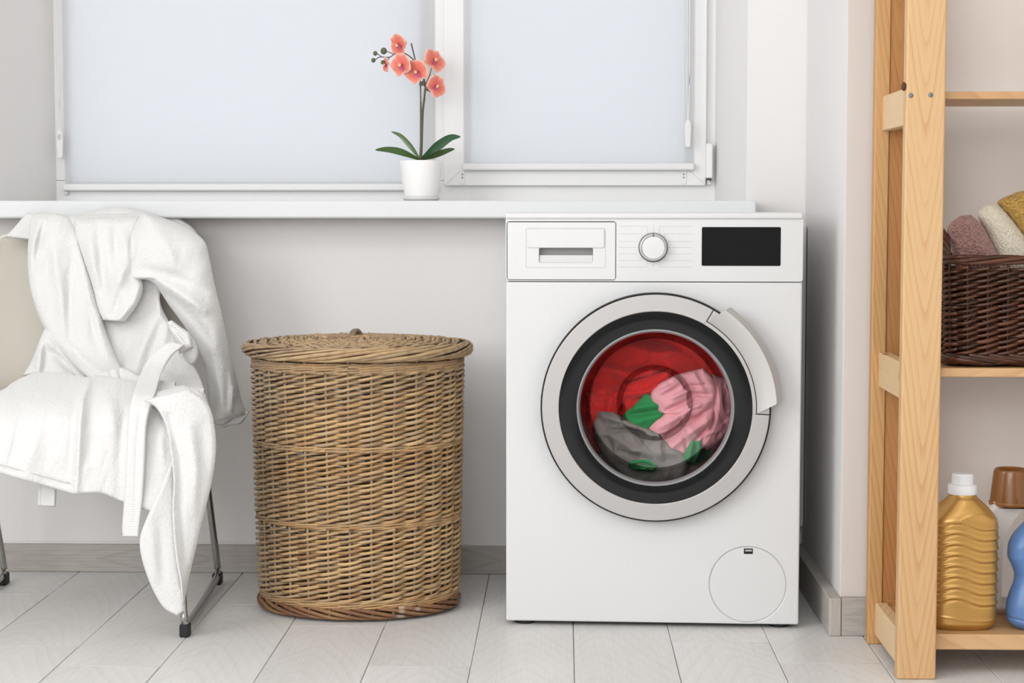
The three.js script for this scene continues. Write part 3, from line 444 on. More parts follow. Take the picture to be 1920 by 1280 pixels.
// ------------------------------------------------------------------ laundry basket
{
  const C = [-0.441, 0, 0.357], g = thing('laundry_basket', 'tall oval tan wicker laundry basket with a flat woven lid', 'basket', C);
  const mat = std(0xffffff, 0.62, { vertexColors: true, bumpMap: tex(64, 256, (x, y) => [128 + 60 * noise3(x * 6, y * 60, 1) + 50 * noise3(x * 14, y * 10, 2)], [50, 12], false), bumpScale: 0.0004 });
  const tan = srgb(186, 148, 98), pale = srgb(210, 176, 126), grey = srgb(146, 128, 106), brown = srgb(128, 90, 60), red = srgb(104, 66, 48), white = srgb(226, 216, 204);
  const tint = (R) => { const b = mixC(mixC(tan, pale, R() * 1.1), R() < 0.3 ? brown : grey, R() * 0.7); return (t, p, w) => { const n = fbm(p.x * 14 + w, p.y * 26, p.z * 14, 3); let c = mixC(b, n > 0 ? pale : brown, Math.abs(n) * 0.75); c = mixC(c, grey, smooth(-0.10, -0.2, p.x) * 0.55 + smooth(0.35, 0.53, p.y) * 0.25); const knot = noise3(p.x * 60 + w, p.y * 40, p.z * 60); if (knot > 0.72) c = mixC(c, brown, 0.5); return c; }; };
  const path = oval(0.2125, 0.170), n = 26, scale = (y) => piecewise([[0.02, 0.965], [0.1, 0.985], [0.3, 1.005], [0.45, 1.02], [0.56, 1.035]], y);
  for (let k = 0; k < n; k++) { const [x, z] = path(k / n), R = rng(900 + k), tone = tint(R); part('stake', rod((t) => { const y = lerp(0.012, 0.55, t), s = scale(y); return V(x * s + 0.002 * noise3(y * 6, k), y, z * s); }, 24, 0.0030, 6, (p, t) => mixC(tone(t, p, k), white, 0.25), V(x, 0, z)), mat, g); }
  const sec = (y0, seed) => wovenSection({ path, n, scale, y0, rise: 0.0057, count: 27, amp: 0.0088, radius: 0.0040, tint, seed, parent: g, mat });
  sec(0.0400, 11); sec(0.2050, 22); sec(0.3660, 33);
  // thin twisted bands between the sections (each strand before two stakes and behind one), at foot, middle and top
  const wale = (y, seed, rows, r = 0.0026) => { for (let row = 0; row < rows; row++) for (let k = 0; k < 3; k++) { const R = rng(seed + row * 7 + k), tone = tint(R), w = R() * 50; part('band_strand', rod((t) => { const q = t * n, [x, z, nx, nz] = path(q / n), ph = (q + k) / 3 * Math.PI * 2, yy = y + row * 0.0052 + 0.0022 * Math.sin(ph + 0.8) + 0.001 * noise3(q, w), s = scale(yy), off = 0.0022 + 0.0052 * Math.cos(ph); return V(x * s + nx * off, yy, z * s + nz * off); }, n * 6, r, 6, (p, t) => mixC(tone(t, p, w), brown, 0.12)), mat, g); } };
  wale(0.0285, 51, 3); wale(0.1965, 52, 2); wale(0.3565, 53, 2); wale(0.5190, 54, 4, 0.0029);
  // foot border: short thick reddish rods laid slantwise
  for (let k = 0; k < n; k++) { const R = rng(700 + k), w = R() * 30, wh = R(), base = mixC(red, brown, R()); part('border_rod', rod((t) => { const q = k + t * 3.1 + 0.3 * wh, [x, z, nx, nz] = path(q / n), s = 0.972, off = lerp(0.004, 0.0105, smooth(0, 0.3, t)) - 0.012 * smooth(0.6, 1, t), y = lerp(0.0285, 0.0062, smooth(-0.1, 0.95, t)); return V(x * s + nx * off, y + 0.001 * noise3(q, w), z * s + nz * off); }, 18, (t) => 0.0048 * (1 - 0.4 * t), 8, (p, t) => { let c = mixC(base, tan, 0.1 + 0.3 * noise3(p.x * 30, p.y * 60, w)); if (p.x > 0.03 && noise3(p.x * 50, p.z * 50, 3) > 0.45) c = mixC(c, white, 0.4 * smooth(0.03, 0.1, p.x)); return c; }), mat, g); }
  part('base_mat', extrude(new THREE.Shape().absellipse(0, 0, 0.2, 0.158, 0, Math.PI * 2), 0.006, 0.002, 2, 48).rotateX(-Math.PI / 2).translate(0, 0.008, 0), std(srgb(120, 92, 66), 0.8), g);
  // lid
  const lid = new THREE.Group(); lid.name = 'lid'; lid.position.y = 0.556; g.add(lid);
  const lp = oval(0.232, 0.189), Rl = rng(77), greyTint = (R) => { const f = tint(R), k = 0.3 + 0.6 * R(); return (t, p, w) => mixC(f(t, p, w), mixC(grey, R() < 0.4 ? brown : pale, 0.3), k); };
  const nr = 25;
  for (let k = 0; k < nr; k++) { const R = rng(400 + k), tone = greyTint(R), w = R() * 40, th = 0.0042 * (0.72 + 0.5 * R()), ph = 0.25 * (R() - 0.5), ex = 0.0012 * R(); part('rim_rod', rod((t) => { const q = (k + t * 5.6 + ph) / nr, [x, z, nx, nz] = lp(q), a = lerp(-1.9, 1.5, t), rr = 0.0134 + ex; return V(x + nx * rr * Math.cos(a) * 0.9, 0.004 + rr * (a > 0 ? 0.82 : 1.05) * Math.sin(a) + 0.0008 * noise3(q * 40, w), z + nz * rr * Math.cos(a) * 0.9); }, 30, (t) => th * (1 - 0.45 * Math.abs(t - 0.35)), 7, (p, t) => tone(t, p, w)), mat, lid); }
  part('rim_core', rod((t) => { const [x, z] = lp(t); return V(x, 0.004, z); }, 90, 0.0080, 8, () => mixC(brown, srgb(50, 36, 26), 0.6)), mat, lid);
  // radial ribs and woven rings of the lid, gently domed
  const ribs = 34, dome = (q) => 0.0105 + 0.010 * (1 - q * q);
  for (let k = 0; k < ribs; k++) { const [x, z] = lp(k / ribs), R = rng(1300 + k), tone = greyTint(R); part('rib', rod((t) => { const q = lerp(0.14, 0.98, t); return V(x * q, dome(q) - 0.002 - 0.006 * smooth(0.9, 1, q), z * q); }, 12, 0.0027, 6, (p, t) => tone(t, p, k)), mat, lid); }
  const ringsN = 17; for (let i = 0; i < ringsN; i++) { const q0 = lerp(0.2, 0.935, i / (ringsN - 1)), R = rng(1500 + i), tone = greyTint(R), w = R() * 20, s0 = i % 2; part('ring_weaver', rod((t) => { const [x, z] = lp(t), q = q0 + 0.012 * noise3(t * 20, i); return V(x * q, dome(q0) + 0.0052 * Math.cos(t * ribs * Math.PI + s0 * Math.PI) + 0.001, z * q); }, ribs * 6, 0.0037, 6, (p, t) => tone(t, p, w)), mat, lid); }
  // crossing bundles at the middle of the lid
  for (const [dx, dz, m] of [[1, 0, 9], [0.12, 1, 12], [-0.45, 0.9, 6], [0.6, 0.8, 6]]) for (let i = 0; i < m; i++) { const l = Math.hypot(dx, dz), ux = dx / l, uz = dz / l, o = (i - (m - 1) / 2) * 0.0082, R = rng(1700 + i + m), tone = greyTint(R), len = (dx === 1 ? 0.085 : 0.062) * (0.85 + 0.3 * R()), off = dx === 1 ? 0 : (i % 3 - 1) * 0.02; part('cross_stick', rod((t) => { const q = lerp(-len, len, t); return V(ux * q - uz * o + off, dome(0.1) + 0.0035 + 0.0035 * Math.cos(t * 9 + i), uz * q + ux * o); }, 16, 0.0042, 6, (p, t) => tone(t, p, i)), mat, lid); }
  part('handle_loop', [rod(curve([V(-0.012, 0.018, 0.02), V(-0.014, 0.029, 0.012), V(-0.010, 0.038, 0), V(-0.003, 0.038, -0.008), V(0.002, 0.028, -0.012), V(0.004, 0.016, -0.016)]), 24, 0.0046, 8, (p, t) => mixC(grey, brown, 0.5 + 0.3 * noise3(p.x * 90, p.y * 90, 1))), rod(curve([V(-0.004, 0.018, 0.024), V(-0.008, 0.031, 0.012), V(-0.002, 0.040, -0.001), V(0.004, 0.034, -0.010), V(0.009, 0.018, -0.014)]), 24, 0.0042, 8, (p, t) => mixC(grey, brown, 0.5 + 0.3 * noise3(p.x * 90, p.y * 90, 1)))].map((x) => x.toNonIndexed()), std(srgb(128, 112, 92), 0.7), lid, 'dark wicker handle loop');
}
// ------------------------------------------------------------------ pine rack at the right
const RZ = 0.958, RB = 0.66, RX = 0.6125;
const yMid = ay(690, 0.93, 1850), yLow = ay(1189, 0.93, 1850), yTop = ay(186, 0.93, 1850);
{
  const g = thing('shelving_rack', 'tall pine shelving rack with screwed cross rails at the right edge', 'shelf', [RX, 0, RB]);
  const pine = (seed, o = {}) => phys(0xffffff, 0.48, { map: plankTex(seed, o.light ?? [218, 178, 130], o.dark ?? [178, 118, 66], o.w ?? 0.075, 1.3, { freq: 6, ring: 0.62, fine: 0.16, blotch: 0.4, tall: 3.0, wide: 1.25, ...o }) });
  const front = pine(21, { light: [208, 171, 124], dark: [178, 122, 70] }), back = pine(22, { light: [200, 156, 102], dark: [158, 104, 54] }), inner = pine(23, { light: [190, 138, 82], dark: [148, 92, 44] });
  const railM = [31, 32, 33].map((s) => pine(s, { light: [228, 200, 158], dark: [196, 152, 104], freq: 14, ring: 0.6, w: 0.3, knots: 6 })), shelfM = pine(41, { light: [206, 168, 122], dark: [176, 128, 82], w: 0.3 });
  const board = (x0, x1, y0, y1, z0, z1, along = 'y', r = 0.003) => shiftUV(metreUV(span(x0, x1, y0, y1, z0, z1, r), along), -x0, 0).translate(-RX, 0, -RB);
  const H = 1.75, fx = ax(1690.5, RZ, 700), fr = ax(1764.5, RZ, 700), bx = ax(1633.5, RB + 0.028, 700);
  const fp = part('front_post', board(fx, fr, 0, H, RZ - 0.028, RZ, 'y', 0.004), front, g);
  for (const [u, v] of [[1708, 179], [1745, 178]]) { const p = at(u, v, RZ); part('screw', [lathe([[0, 0.0012], [0.0042, 0.0006], [0.0046, 0]], 18).rotateX(Math.PI / 2).translate(p.x - RX, p.y, p.z - RB), box(0.005, 0.0009, 0.0006, p.x - RX, p.y, p.z - RB + 0.001)], std(srgb(120, 120, 122), 0.45, { metalness: 0.6 }), fp); }
  { const p = at(1694, 162, RZ); part('knot', new THREE.SphereGeometry(1, 14, 10).scale(0.004, 0.008, 0.005).translate(p.x - RX + 0.001, p.y, p.z - RB - 0.003), std(srgb(70, 42, 24), 0.7), fp); }
  part('back_post', board(bx, ax(1661, RB + 0.028, 700), 0, H, RB, RB + 0.028, 'y', 0.003), back, g);
  part('back_board', board(ax(1661, RB + 0.028, 700), bx + 0.085, 0.012, H, RB, RB + 0.0245, 'y', 0.002), inner, g);
  // the posts at the far end of the rack stand outside the frame
  part('front_post', board(1.42, 1.494, 0, H, RZ - 0.028, RZ, 'y', 0.004), front, g); part('back_post', board(1.42, 1.494, 0, H, RB, RB + 0.028, 'y', 0.003), back, g);
  const zb = RB + 0.028, zf = RZ - 0.028, cx = ax(1647, zb, 700);
  [[180, 245.5], [660.5, 725], [1129, 1190]].forEach(([a, b], i) => {
    for (const x of [cx, 1.44]) part('cross_rail', board(x, x + 0.024, ay(b, zb, 1650), ay(a, zb, 1650), zb, zf, 'z', 0.003), railM[i], g);
  });
  [[yTop, 0.0135, 172], [yMid, 0.0165, 690], [yLow, 0.029, 1189]].forEach(([y, th], i) => {
    const top = i === 0 ? ay(171.5, 0.93, 1850) : y, bot = i === 0 ? yTop : y - th;
    part('shelf_board', board(cx + 0.024, 1.44, bot, top, RB + 0.03, 0.93, 'x', 0.002), shelfM, g);
    if (i) part('shelf_batten', board(cx + 0.024, 1.44, bot, top + 0.012, RB + 0.026, RB + 0.0305, 'x', 0.001), inner, g);
  });
}
// ------------------------------------------------------------------ dark basket with towels
{
  const z1 = 0.915, z0 = 0.705, x0 = ax(1766, 0.87, 600), w = 0.36, d = z1 - z0, yTopB = ay(481, z1, 1850), h = yTopB - yMid;
  const g = thing('storage_basket', 'dark brown lacquered wicker basket on the middle shelf of the rack', 'basket', [x0 + w / 2, yMid, (z0 + z1) / 2]);
  const mat = phys(0xffffff, 0.45, { vertexColors: true, specularIntensity: 0.6, clearcoat: 0.4, clearcoatRoughness: 0.16 });
  const a = srgb(62, 31, 15), b = srgb(96, 52, 27), c = srgb(34, 17, 10);
  const tint = (R) => { const t0 = mixC(mixC(a, b, R()), c, R() * 0.5); return (t, p, wv) => mixC(t0, noise3(p.x * 40 + wv, p.y * 60, p.z * 40) > 0 ? b : c, 0.4 * Math.abs(noise3(p.x * 40 + wv, p.y * 60, p.z * 40))); };
  const rr = (W, D, r) => { const pts = rrect(-W / 2, -D / 2, W / 2, D / 2, r).getSpacedPoints(720); return looped((t) => { const q = pts[Math.round(t * 720) % 720]; return [q.x, -q.y]; }); };
  let path = rr(w - 0.012, d - 0.012, 0.03); const probe = path(0.1); const n = 28, flip = (probe[0] * probe[2] + probe[1] * probe[3]) < 0 ? -1 : 1, p0 = path; path = (s) => { const q = p0(s); return [q[0], q[1], q[2] * flip, q[3] * flip]; };
  const scale = (y) => 0.965 + 0.035 * clamp(y / h, 0, 1);
  for (let k = 0; k < n; k++) { const [x, z] = path(k / n), R = rng(2900 + k), tone = tint(R); part('stake', rod((t) => { const y = lerp(0.006, h - 0.006, t), s = scale(y); return V(x * s, y, z * s); }, 10, 0.0030, 6, (p, t) => tone(t, p, k), V(x, 0, z)), mat, g); }
  wovenSection({ path, n, scale, y0: 0.022, rise: (h - 0.042) / 29, count: 29, amp: 0.0082, radius: 0.0040, tint, seed: 88, parent: g, mat });
  const R0 = rng(93);
  for (const [y, r, m] of [[0.012, 0.0042, 3], [h - 0.006, 0.0046, 4]]) for (let k = 0; k < m; k++) { const tone = tint(R0), wv = R0() * 30; part('rim_strand', rod((t) => { const q = t * n, [x, z, nx, nz] = path(q / n), ph = q / 3.5 * Math.PI * 2 / 2 + k / m * Math.PI * 2, yy = y + 0.0055 * Math.sin(ph), s = scale(yy), off = 0.003 + 0.006 * Math.cos(ph); return V(x * s + nx * off, yy, z * s + nz * off); }, n * 5, r, 6, (p, t) => tone(t, p, wv)), mat, g); }
  for (let k = 0; k < n; k++) { const R = rng(3100 + k), tone = tint(R); part('border_rod', rod((t) => { const q = k + t * 3.4, [x, z, nx, nz] = path(q / n), off = lerp(0.006, 0.011, smooth(0, 0.3, t)) - 0.014 * smooth(0.6, 1, t); return V(x * 0.965 + nx * off, lerp(0.022, 0.0055, t), z * 0.965 + nz * off); }, 12, (t) => 0.0052 * (1 - 0.3 * t), 6, (p, t) => tone(t, p, k)), mat, g); }
  for (let k = 0; k < 4; k++) { const tone = tint(R0); part('handle_strand', rod((t) => { const an = t * Math.PI, tw = t * 16 + k / 4 * Math.PI * 2; return V(-w / 2 + 0.006 + 0.005 * Math.cos(tw), h - 0.012 + 0.055 * Math.sin(an) + 0.004 * Math.sin(tw), 0.062 * Math.cos(an)); }, 50, 0.0048, 6, (p, t) => tone(t, p, k)), mat, g); }
  part('base_mat', rbox(w - 0.03, 0.006, d - 0.03, 0.002, 0, 0.009, 0), std(srgb(52, 32, 22), 0.7), g);
  const plush = (r, gg, bb) => phys(srgb(r, gg, bb), 1, { sheen: 0.7, sheenColor: srgb(r, gg, bb).lerp(new THREE.Color(1, 1, 1), 0.5), sheenRoughness: 0.7, bumpMap: plushBump, bumpScale: 0.0025 });
  const towel = (label, L, R, z, mat2, amp, folds = []) => { const o = at(L[3][0], L[3][1], z), t = thing('towel', label, 'towel', o.toArray(), 'towels rolled in the dark basket'); part('terry_roll', cloth({ L, R, nu: 90, nv: 90, z: (u, v) => z, fat: 0.036, edge: 34, folds, origin: o, crumple: (u, v) => amp * (0.6 * fbm(u * 0.11, v * 0.11, 3, 3) + 0.9 * noise3(u * 0.4, v * 0.4, 9)) }), mat2, t); return t; };
  towel('fluffy dusty mauve towel at the left end of the dark basket', [[1800, 404], [1777, 424], [1781, 455], [1795, 515]], [[1820, 402], [1842, 422], [1860, 455], [1892, 515]], 0.83, plush(168, 130, 122), 0.0032);
  towel('rolled cream towel leaning in the middle of the dark basket', [[1850, 381], [1833, 402], [1852, 442], [1885, 515]], [[1868, 379], [1894, 408], [1926, 450], [1970, 515]], 0.81, plush(232, 221, 200), 0.0009);
  towel('mustard yellow towel at the top right of the dark basket', [[1905, 360], [1870, 381], [1900, 420], [1950, 500]], [[1935, 354], [1985, 378], [2005, 420], [2030, 500]], 0.79, plush(196, 158, 84), 0.0034, [[-0.01, 4, [1896, 372, 1904, 364, 1912, 372]]]);
}
// ------------------------------------------------------------------ bottles on the lowest shelf
function bottleGeo({ H, w, d, rib, nu = 128, nv = 200, expo }) {
  const pos = [], uv = [], idx = [];
  for (let j = 0; j <= nv; j++) for (let i = 0; i <= nu; i++) {
    const t = j / nv, y = t * H, a = i / nu * Math.PI * 2, e = 2 / expo(t), c = Math.cos(a), s = Math.sin(a);
    let x = Math.sign(c) * Math.abs(c) ** e * w(t), z = Math.sign(s) * Math.abs(s) ** e * d(t);
    const k = rib ? rib(x, y, t, a) : 0, l = Math.hypot(x, z) || 1; pos.push(x + x / l * k, y, z + z / l * k); uv.push(i / nu, t);
  }
  const n = nu + 1; for (let j = 0; j < nv; j++) for (let i = 0; i < nu; i++) { const p = j * n + i; idx.push(p, p + n, p + 1, p + 1, p + n, p + n + 1); }
  const b = pos.length / 3; pos.push(0, 0, 0); uv.push(0, 0); for (let i = 0; i < nu; i++) idx.push(b, i, i + 1);
  const tp = pos.length / 3; pos.push(0, H, 0); uv.push(0, 1); for (let i = 0; i < nu; i++) idx.push(tp, nv * n + i + 1, nv * n + i);
  const g = new THREE.BufferGeometry(); g.setAttribute('position', new THREE.Float32BufferAttribute(pos, 3)); g.setAttribute('uv', new THREE.Float32BufferAttribute(uv, 2)); g.setIndex(idx); g.computeVertexNormals();
  const na = g.attributes.normal; for (let j = 0; j <= nv; j++) { const p = j * n, q = p + nu, m = V(na.getX(p) + na.getX(q), na.getY(p) + na.getY(q), na.getZ(p) + na.getZ(q)).normalize(); na.setXYZ(p, m.x, m.y, m.z); na.setXYZ(q, m.x, m.y, m.z); }
  return g;
}
{
  const z = 0.865, H = ay(922, z, 1800) - yLow, g = thing('detergent_bottle', 'gold plastic bottle with wavy ribs and a white cap', 'bottle', [ax(1802, z, 1050), yLow, z]);
  const W = 0.0652, w = (t) => piecewise([[0, 0.050], [0.012, 0.056], [0.04, 0.0615], [0.1, 0.0645], [0.75, W], [0.80, 0.0635], [0.86, 0.0545], [0.92, 0.040], [0.965, 0.0275], [0.985, 0.0245], [1, 0.0245]], t);
  const gold = phys(srgb(194, 148, 76), 0.32, { metalness: 0.55, clearcoat: 0.35, clearcoatRoughness: 0.25 });
  part('body', bottleGeo({ H, w, d: (t) => Math.min(w(t), piecewise([[0, 0.036], [0.05, 0.044], [0.8, 0.044], [0.9, 0.036], [1, 0.0245]], t)), expo: (t) => piecewise([[0, 2.8], [0.78, 3], [0.95, 2], [1, 2]], t), rib: (x, y, t) => {
    const yy = y + 0.0068 * -Math.cos((x + 0.018) * Math.PI * 2 / 0.105) * (x < 0.036 ? 1 : 0) + (x >= 0.036 ? 0.0068 : 0), k = (yy - 0.044) / 0.0202; let r = 0;
    if (k > -0.2 && k < 7.6) { const f = k - Math.floor(k); r = 0.0022 * (Math.exp(-(((f - 0.62) / 0.13) ** 2)) - 0.9 * Math.exp(-(((f - 0.36) / 0.10) ** 2))); }
    const sh = y - (0.205 + 0.011 * Math.sin((x + 0.012) * 48)); r += 0.0010 * Math.exp(-((sh / 0.0022) ** 2)) * smooth(0.05, 0.03, x);
    const ft = y - (0.027 - 0.008 * smooth(-0.06, 0.03, x)); r += 0.0010 * Math.exp(-((ft / 0.0018) ** 2)); return r;
  } }), gold, g);
  const cap = part('cap', lathe([[0.0235, -0.004], [0.0268, -0.002], [0.0268, 0.0125], [0.0255, 0.0150], [0.0205, 0.0162], [0.0198, 0.018], [0.0190, 0.034], [0.0178, 0.0358], [0, 0.0365]], 48).translate(0, H, 0), phys(srgb(236, 236, 236), 0.45), g);
  part('cap_ribs', Array.from({ length: 40 }, (_, i) => box(0.0009, 0.013, 0.0009, 0.0196, H + 0.0255, 0).rotateY(i / 40 * Math.PI * 2)), phys(srgb(228, 228, 228), 0.5), cap);
}
{
  const z = 0.755, x = ax(1893, z, 1000), y943 = ay(943, z, 1890), g = thing('detergent_jug', 'white plastic jug with a brown cap behind the gold bottle', 'bottle', [x, yLow, z]);
  const H = y943 - yLow, s = new THREE.Shape(), white = phys(srgb(226, 220, 213), 0.45);
  s.moveTo(-0.085, 0.004); s.lineTo(-0.088, 0.12); s.bezierCurveTo(-0.088, 0.19, -0.045, H - 0.02, -0.036, H - 0.004); s.lineTo(-0.036, H); s.lineTo(0.036, H); s.bezierCurveTo(0.06, H - 0.02, 0.12, 0.2, 0.12, 0.15); s.lineTo(0.12, 0.004); s.closePath();
  const hole = new THREE.Path(); hole.moveTo(-0.028, 0.012); hole.lineTo(-0.028, 0.105); hole.bezierCurveTo(-0.028, 0.175, 0.012, 0.212, 0.04, 0.222); hole.lineTo(0.05, 0.19); hole.lineTo(0.04, 0.012); hole.closePath(); s.holes.push(hole);
  part('body', extrude(s, 0.05, 0.009, 4, 20).translate(0, 0.006, -0.025), white, g);
  part('cap', lathe([[0.038, -0.002], [0.0395, 0.001], [0.0388, 0.004], [0.0325, 0.060], [0.031, 0.0645], [0.029, 0.066], [0.0275, 0.0645], [0.0265, 0.060], [0, 0.059]], 56).translate(0, H + 0.001, 0), phys(srgb(152, 98, 40), 0.25, { transmission: 0.25, thickness: 0, clearcoat: 0.5 }), g);
  part('cap_band', lathe([[0.038, -0.004], [0.0402, -0.003], [0.0404, 0.002], [0.039, 0.004]], 56).translate(0, H + 0.001, 0), phys(srgb(150, 98, 50), 0.3), g);
}
{
  const z = 0.872, x = ax(1950, z, 1080), H = ay(968, z, 1920) - yLow, g = thing('blue_bottle', 'waisted blue plastic bottle at the right edge of the lowest shelf', 'bottle', [x, yLow, z]);
  const k = 1 / 1005, w = (t) => piecewise([[0, 0.040], [0.02, 0.049], [0.07, 0.0585], [0.13, 0.0605], [0.2, 0.0600], [0.3, 0.0555], [0.42, 0.0475], [0.47, 0.0465], [0.54, 0.0505], [0.66, 0.0595], [0.73, 0.0590], [0.82, 0.0525], [0.92, 0.037], [1, 0.02]], t);
  const blue = phys(srgb(84, 120, 170), 0.38, { clearcoat: 0.25, clearcoatRoughness: 0.3 });
  part('body', bottleGeo({ H, w, d: (t) => w(t) * 0.72, expo: () => 2.5, rib: (X, y, t, a) => { const d1 = ((X + 0.004) / 0.036) ** 2 + ((y - H * 0.66) / (H * 0.16)) ** 2, e1 = Math.exp(-(((Math.sqrt(d1) - 1) / 0.12) ** 2)); return -0.0022 * e1 * smooth(0, 0.3, Math.sin(a)) - 0.0016 * Math.exp(-(((y - 0.022 + 0.004 * Math.cos(X * 30)) / 0.0018) ** 2)); } }), blue, g);
  part('cap', lathe([[0.0195, -0.004], [0.0225, -0.002], [0.0222, 0.026], [0.020, 0.0285], [0, 0.029]], 40).translate(0, H, 0), phys(srgb(214, 222, 232), 0.4), g);
}
// ------------------------------------------------------------------ orchid on the sill
{
  const z = -0.07, P0 = at(790, 373, z), B = V(P0.x, SILL, z), g = thing('potted_orchid', 'coral pink orchid in a white pot on the window sill', 'plant', B.toArray());
  const loc = (u, v, dz = 0) => at(u, v, z + dz).sub(B), potM = phys(srgb(244, 242, 240), 0.4);
  const hTop = ay(300, z + 0.045, 790) - SILL;
  part('pot', lathe([[0, 0.008], [0.038, 0.008], [0.0395, 0.012], [0.0462, hTop * 0.55], [0.0492, hTop - 0.012], [0.0500, hTop - 0.001], [0.0494, hTop], [0.0472, hTop - 0.001], [0.0455, hTop - 0.02], [0, hTop - 0.022]], 64), potM, g);
  part('saucer', lathe([[0, 0], [0.040, 0], [0.0455, 0.0085], [0.0450, 0.0095], [0.0440, 0.0085], [0.036, 0.004], [0, 0.004]], 64), potM, g);
  part('soil', lathe([[0, hTop - 0.006], [0.03, hTop - 0.009], [0.0465, hTop - 0.012]], 40), std(srgb(70, 58, 40), 0.95), g);
  const leafM = (c) => phys(c, 0.38, { clearcoat: 0.2, vertexColors: false });
  const leaf = (pts, wid, roll, c, dz) => {             // pts in the drawing, dz: how far the tip comes forward
    const f = curve(pts.map(([u, v], i) => loc(u, v, dz * (i / (pts.length - 1)) ** 1.2))), n = 36, m = 8, pos = [], uv = [], idx = [];
    for (const side of [1, -1]) for (let i = 0; i <= n; i++) { const t = i / n, p = f(t), T = f(Math.min(1, t + 0.02)).sub(f(Math.max(0, t - 0.02))).normalize(), S = T.clone().cross(V(0, 0, 1)).normalize(), N = S.clone().cross(T), A = S.clone().multiplyScalar(Math.cos(roll)).addScaledVector(N, Math.sin(roll)), U = A.clone().cross(T).normalize(), w = wid * Math.pow(Math.sin(Math.PI * clamp(0.14 + 0.86 * t, 0, 1)), 0.6) * (0.55 + 0.45 * smooth(0, 0.5, t));
      for (let j = 0; j <= m; j++) { const s = j / m * 2 - 1; const q = p.clone().addScaledVector(A, s * w).addScaledVector(U, -0.25 * w * (1 - s * s) + side * 0.0009 * (1 - s * s)); pos.push(q.x, q.y, q.z); uv.push(s * 0.02, t * 0.1); } }
    const row = m + 1, off = (n + 1) * row; for (let i = 0; i < n; i++) for (let j = 0; j < m; j++) { const a = i * row + j; idx.push(a, a + 1, a + row, a + 1, a + row + 1, a + row); const b = a + off; idx.push(b, b + row, b + 1, b + 1, b + row, b + row + 1); }
    const gg = new THREE.BufferGeometry(); gg.setAttribute('position', new THREE.Float32BufferAttribute(pos, 3)); gg.setAttribute('uv', new THREE.Float32BufferAttribute(uv, 2)); gg.setIndex(idx); gg.computeVertexNormals(); part('leaf', gg, leafM(c), g);
  };
  leaf([[788, 300], [768, 291], [745, 283], [722, 280], [703, 281]], 0.0085, 0.25, srgb(72, 100, 50), 0.05);
  leaf([[788, 299], [778, 285], [764, 268], [750, 254], [733, 246]], 0.0065, 0.3, srgb(84, 108, 62), -0.02);
  leaf([[790, 298], [803, 288], [822, 273], [845, 258], [864, 256]], 0.0110, -0.25, srgb(48, 88, 54), 0.04);
  leaf([[790, 299], [808, 294], [828, 286], [842, 281], [853, 279]], 0.0075, -0.4, srgb(62, 82, 44), 0.06);
  leaf([[790, 300], [800, 292], [812, 289], [828, 287], [838, 284]], 0.0060, 0.5, srgb(42, 70, 34), -0.03);
  const stemC = std(srgb(84, 76, 62), 0.55), stem2 = std(srgb(92, 98, 70), 0.55);
  part('stem', rod(curve([loc(788.5, 300), loc(790, 270), loc(791, 240), loc(793, 205), loc(796, 180), loc(797, 160), loc(792, 140, -0.004), loc(783, 122, -0.006), loc(771, 108, -0.004), loc(758, 100), loc(742, 100), loc(731, 107), loc(712, 107), loc(703, 112)]), 90, (t) => lerp(0.0036, 0.0011, smooth(0, 0.9, t)), 8), stemC, g);
  part('support_stick', rod((t) => loc(789, 300, -0.006).lerp(loc(789, 190, -0.006), t), 2, 0.0021, 8), stem2, g);
  part('support_stick', rod((t) => loc(789, 190, -0.006).lerp(loc(788, 152, -0.006), Math.min(1, t * 2)).lerp(loc(771, 81, -0.012), Math.max(0, t * 2 - 1)), 2, 0.0017, 8), stem2, g);
  for (const pts of [[[797, 168], [801, 166], [806, 172], [814, 172]], [[731, 107], [727, 112], [723, 115]], [[716, 107], [709, 102], [704, 100]], [[740, 103], [730, 98], [722, 96]], [[797, 160], [804, 145], [810, 126]]]) part('stem_branch', rod(curve(pts.map(([u, v]) => loc(u, v))), 14, 0.0012, 6), stem2, g);
  for (const [u, v, r] of [[719.5, 95.5, 6], [703.5, 100, 4.2], [700, 113, 4.1], [717.5, 117, 3.8], [794, 156, 4.4], [789, 158, 3.2], [801, 167, 3.6], [815, 171, 3.2]]) part('bud', new THREE.SphereGeometry(r / 790, 18, 12).scale(1, 1.06, 1).translate(...loc(u, v, 0.004).toArray()), std(srgb(96, 98, 76), 0.6), g);
  const petalM = phys(0xffffff, 0.65, { vertexColors: true, sheen: 0.3, sheenColor: new THREE.Color(1, 0.9, 0.85) }), coral = srgb(232, 116, 98), rim = srgb(252, 208, 188), magenta = srgb(206, 70, 132), yellow = srgb(214, 170, 96);
  const petal = (len, wid, cup, base = coral, edge = rim) => {
    const n = 14, m = 12, pos = [], col = [], idx = [];
    for (const side of [1, -1]) for (let i = 0; i <= n; i++) for (let j = 0; j <= m; j++) { const t = i / n, s = j / m * 2 - 1, w = wid * Math.pow(Math.max(0, Math.sin(Math.PI * Math.pow(t, 0.75))), 0.7) * (1 - 0.15 * t) + 0.0002, e = Math.max(Math.abs(s) ** 3, t ** 5);
      pos.push(s * w, t * len, cup * (t * t - 0.2 * t) - 0.22 * wid * s * s * (1 - t * 0.5) * Math.sign(cup || 1) + side * 0.00025); const c = mixC(mixC(base, edge, e * 0.95), magenta, 0.4 * smooth(0.4, 0, t)); col.push(c.r, c.g, c.b); }
    const r = m + 1, off = (n + 1) * r; for (let i = 0; i < n; i++) for (let j = 0; j < m; j++) { const a = i * r + j; idx.push(a, a + 1, a + r, a + 1, a + r + 1, a + r, a + off, a + off + r, a + off + 1, a + off + 1, a + off + r, a + off + r + 1); }
